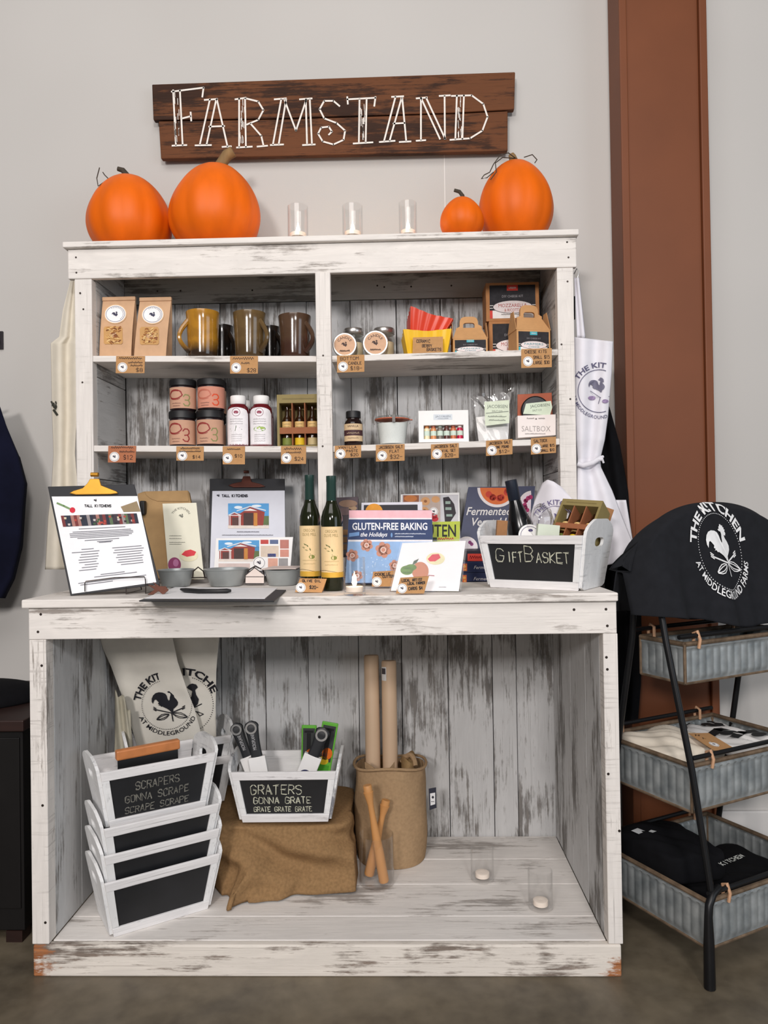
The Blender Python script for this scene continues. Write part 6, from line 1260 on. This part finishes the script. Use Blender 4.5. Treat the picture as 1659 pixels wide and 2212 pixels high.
ta_, SA = hang('hanging_apron', 'white apron with grey rooster emblem, tied at the waist, hanging beside the hutch', [(728,1240,1324,.40,10),(800,1241,1321,.395,5),(900,1243,1313,.39,0),(950,1245,1306,.39,0),(992,1248,1296,.40,0),(1010,1247,1298,.395,0),(1060,1247,1322,.37,0),(1120,1248,1345,.35,0),(1180,1250,1368,.33,-4),(1236,1250,1380,.32,-32)], wht, .0025, .011, 10, 2.2)
MB().grid(lambda u, v: at(1240+6*v+ (10+8*v)*u, 600+130*v, .415+.006*math.sin(u*6)), 8, 20).build('neck_strap', wht, ta_, True, solid=.002, ang=180)
MB().tube([at(1247,602,.415), at(1251,588,.41), at(1246,580,.415), at(1240,592,.42)], .0016, 6).build('hook', mat((150,150,150), .3, .9, .1, 30), ta_, True)
MB().tube([at(1241,650,.41), at(1241,690,.41), at(1241,640,.412)], .002, 6).build('buckle_strap', blacks, ta_, True)
MB().tube([at(1249,1002,.383), at(1260,1006,.375), at(1280,1000,.372), at(1296,990,.378), at(1303,986,.382)], [.008,.008,.008,.007,.004], 10).build('waist_tie', wht, ta_, True)
MB().tube([at(1290,993,.374), at(1301,992,.372), at(1304,1000,.374)], [.006,.005,.003], 8).build('waist_tie', wht, ta_, True)
MB().grid(lambda u, v: at(1326+26*u+(18*v)*u, 1080+110*v, .42+.008*math.sin(u*5)), 10, 20).build('back_flap', wht, ta_, True, solid=.002, ang=180)
F = Flat(True).c((112,110,128)); F.rooster(1291, 838, 33, 33)
for pts in ([(1296,859),(1275,845)],[(1296,859),(1316,857)],[(1296,859),(1292,872)]): F.line(pts, 1.4)
F.c((150,130,164)).disc(1278,860,8,4.5).disc(1307,867,7,4).c((96,94,120))
n = 60; pts = [(1294+46*math.cos(2*pi*k/n), 845-46*math.sin(2*pi*k/n)) for k in range(n+1)]
F.line([p for p in pts if p[0] < 1312], 1.3) if 0 else None
run = []
for k in range(n+1):
    p = pts[(k+5) % n]
    if p[0] < 1311 and p[0] > 1246: run.append(p)
    else:
        if len(run) > 1: F.line(run, 1.4)
        run = []
if len(run) > 1: F.line(run, 1.4)
F.arc('THE KIT', 1294, 845, 51, 51, 11, pi/2+.42, 1.35, bold=.02); F.arc('AT MIDDLEGROUND', 1294, 845, 58, 60, 7, -pi/2-.55, 1.75, True, .005)
on_tote(F, lambda u, v: SA(u, 1-v), .39, ta_, None)
tb_, SB = hang('hanging_apron', 'black apron hanging behind the white one at the right of the hutch', [(770,1262,1268,.50,0),(880,1262,1316,.50,0),(960,1262,1338,.50,0),(1060,1270,1356,.49,0),(1140,1280,1362,.48,0),(1220,1300,1376,.46,0),(1300,1312,1384,.46,0),(1400,1318,1386,.46,0),(1480,1326,1384,.46,0),(1560,1330,1378,.46,0)], blacks, .003, .014, 13, 0)
tn, SN = hang('hanging_apron', 'natural cotton apron hanging on the left side of the hutch', [(606,152,164,.44,0),(670,136,164,.44,0),(728,128,164,.435,0),(742,110,164,.43,0),(800,111,164,.43,0),(900,113,166,.43,0),(980,116,162,.43,0),(1050,112,168,.425,0),(1120,104,176,.42,0),(1230,98,186,.42,0)], nat, .0025, .016, 9, 1.2)
F = Flat(True).c((60,60,52)).rooster(119, 880, 11, 20).line([(112,868),(118,880)],4).line([(117,886),(124,896)],5); on_tote(F, lambda u, v: SN(u, 1-v), .42, tn, None)
# ------------------------------------------------------------------ left edge: coat on a hook, dark table with a bag
coat = mat((14,16,34), .95, 0, .25, 12, .0008, .15, 'coat')
tcx, SCt = hang('hanging_coat', 'dark navy coat hanging on the wall at the left edge', [(868,-120,-6,.52,0),(920,-150,14,.50,0),(985,-170,40,.48,0),(1045,-175,55,.48,0),(1100,-175,50,.48,0),(1180,-170,44,.48,0),(1250,-165,26,.48,0),(1292,-160,4,.48,0)], coat, .03, .02, 6, 1, 'coat')
MB().tube([at(-30,866,.63), at(-30,872,.56), at(-30,860,.53)], .004, 8).build('loop', coat, tcx, True)
h0 = at(-1, 735, .655); o = MB().box(-.012,.012,-.003,.003,-.03,.03, Matrix.Translation(h0)).tube([h0, h0+Vector((0,-.03,-.01)), h0+Vector((0,-.04,.012))], .004, 8).build('wall_hook', mat((60,56,60), .4, .7, .1, 30), None, True); tag(o, 'small dark metal hook on the wall at the left edge', 'hook')
dkw = mat((40,22,18), .5, 0, .25, 8, 0, .4, 'dkw', (1,6,6)); zt2 = at(40,1532,.25).z; xr = at(63,1600,.16).x
t = thing('side_table', 'dark brown wooden cupboard beside the left post of the farm stand', 'cupboard', (xr-.35, .38, 0))
MB().box(xr-.75, xr, .13, .63, zt2-.03, zt2).build('top', dkw, t, bevel=.003); MB().box(xr-.73, xr-.012, .15, .62, .03, zt2-.031).build('body', mat((14,12,12), .6, 0, .3, 8, 0, .3, 'dkb'), t, bevel=.003)
for x in (xr-.70, xr-.04):
    for y in (.17, .58): MB().box(x-.022, x+.022, y-.022, y+.022, 0, .03).build('leg', dkw, t)
for k, x in enumerate((xr-.72, xr-.365)): d_ = MB().box(x, x+.345, .146, .151, .09, zt2-.05).build('door', mat((16,14,14), .55, 0, .3, 8, 0, .3, 'dkd'), t, bevel=.002); MB().lathe([(.001,0),(.010,0),(.012,.012),(.001,.016)], 16, Matrix.Translation((x+(.31 if k == 0 else .035), .146, zt2*.6)) @ Matrix.Rotation(pi/2, 4, 'X')).build('knob', brass, d_, True)
hb_ = at(2, 1478, .33).z-zt2
def hump(u, v): a = 2*pi*u; r = 1-.9*v**2.2; return (xr-.26+.19*r*math.cos(a)*(1+.05*math.sin(3*a)), .36+.14*r*math.sin(a), zt2+.001+hb_*math.sin(v*pi/2))
o = MB().grid(hump, 40, 16, True, cap=True).build('black_bag', blacks, None, True, ang=180); tag(o, 'slumped black bag lying on the dark cupboard at the left edge', 'bag')
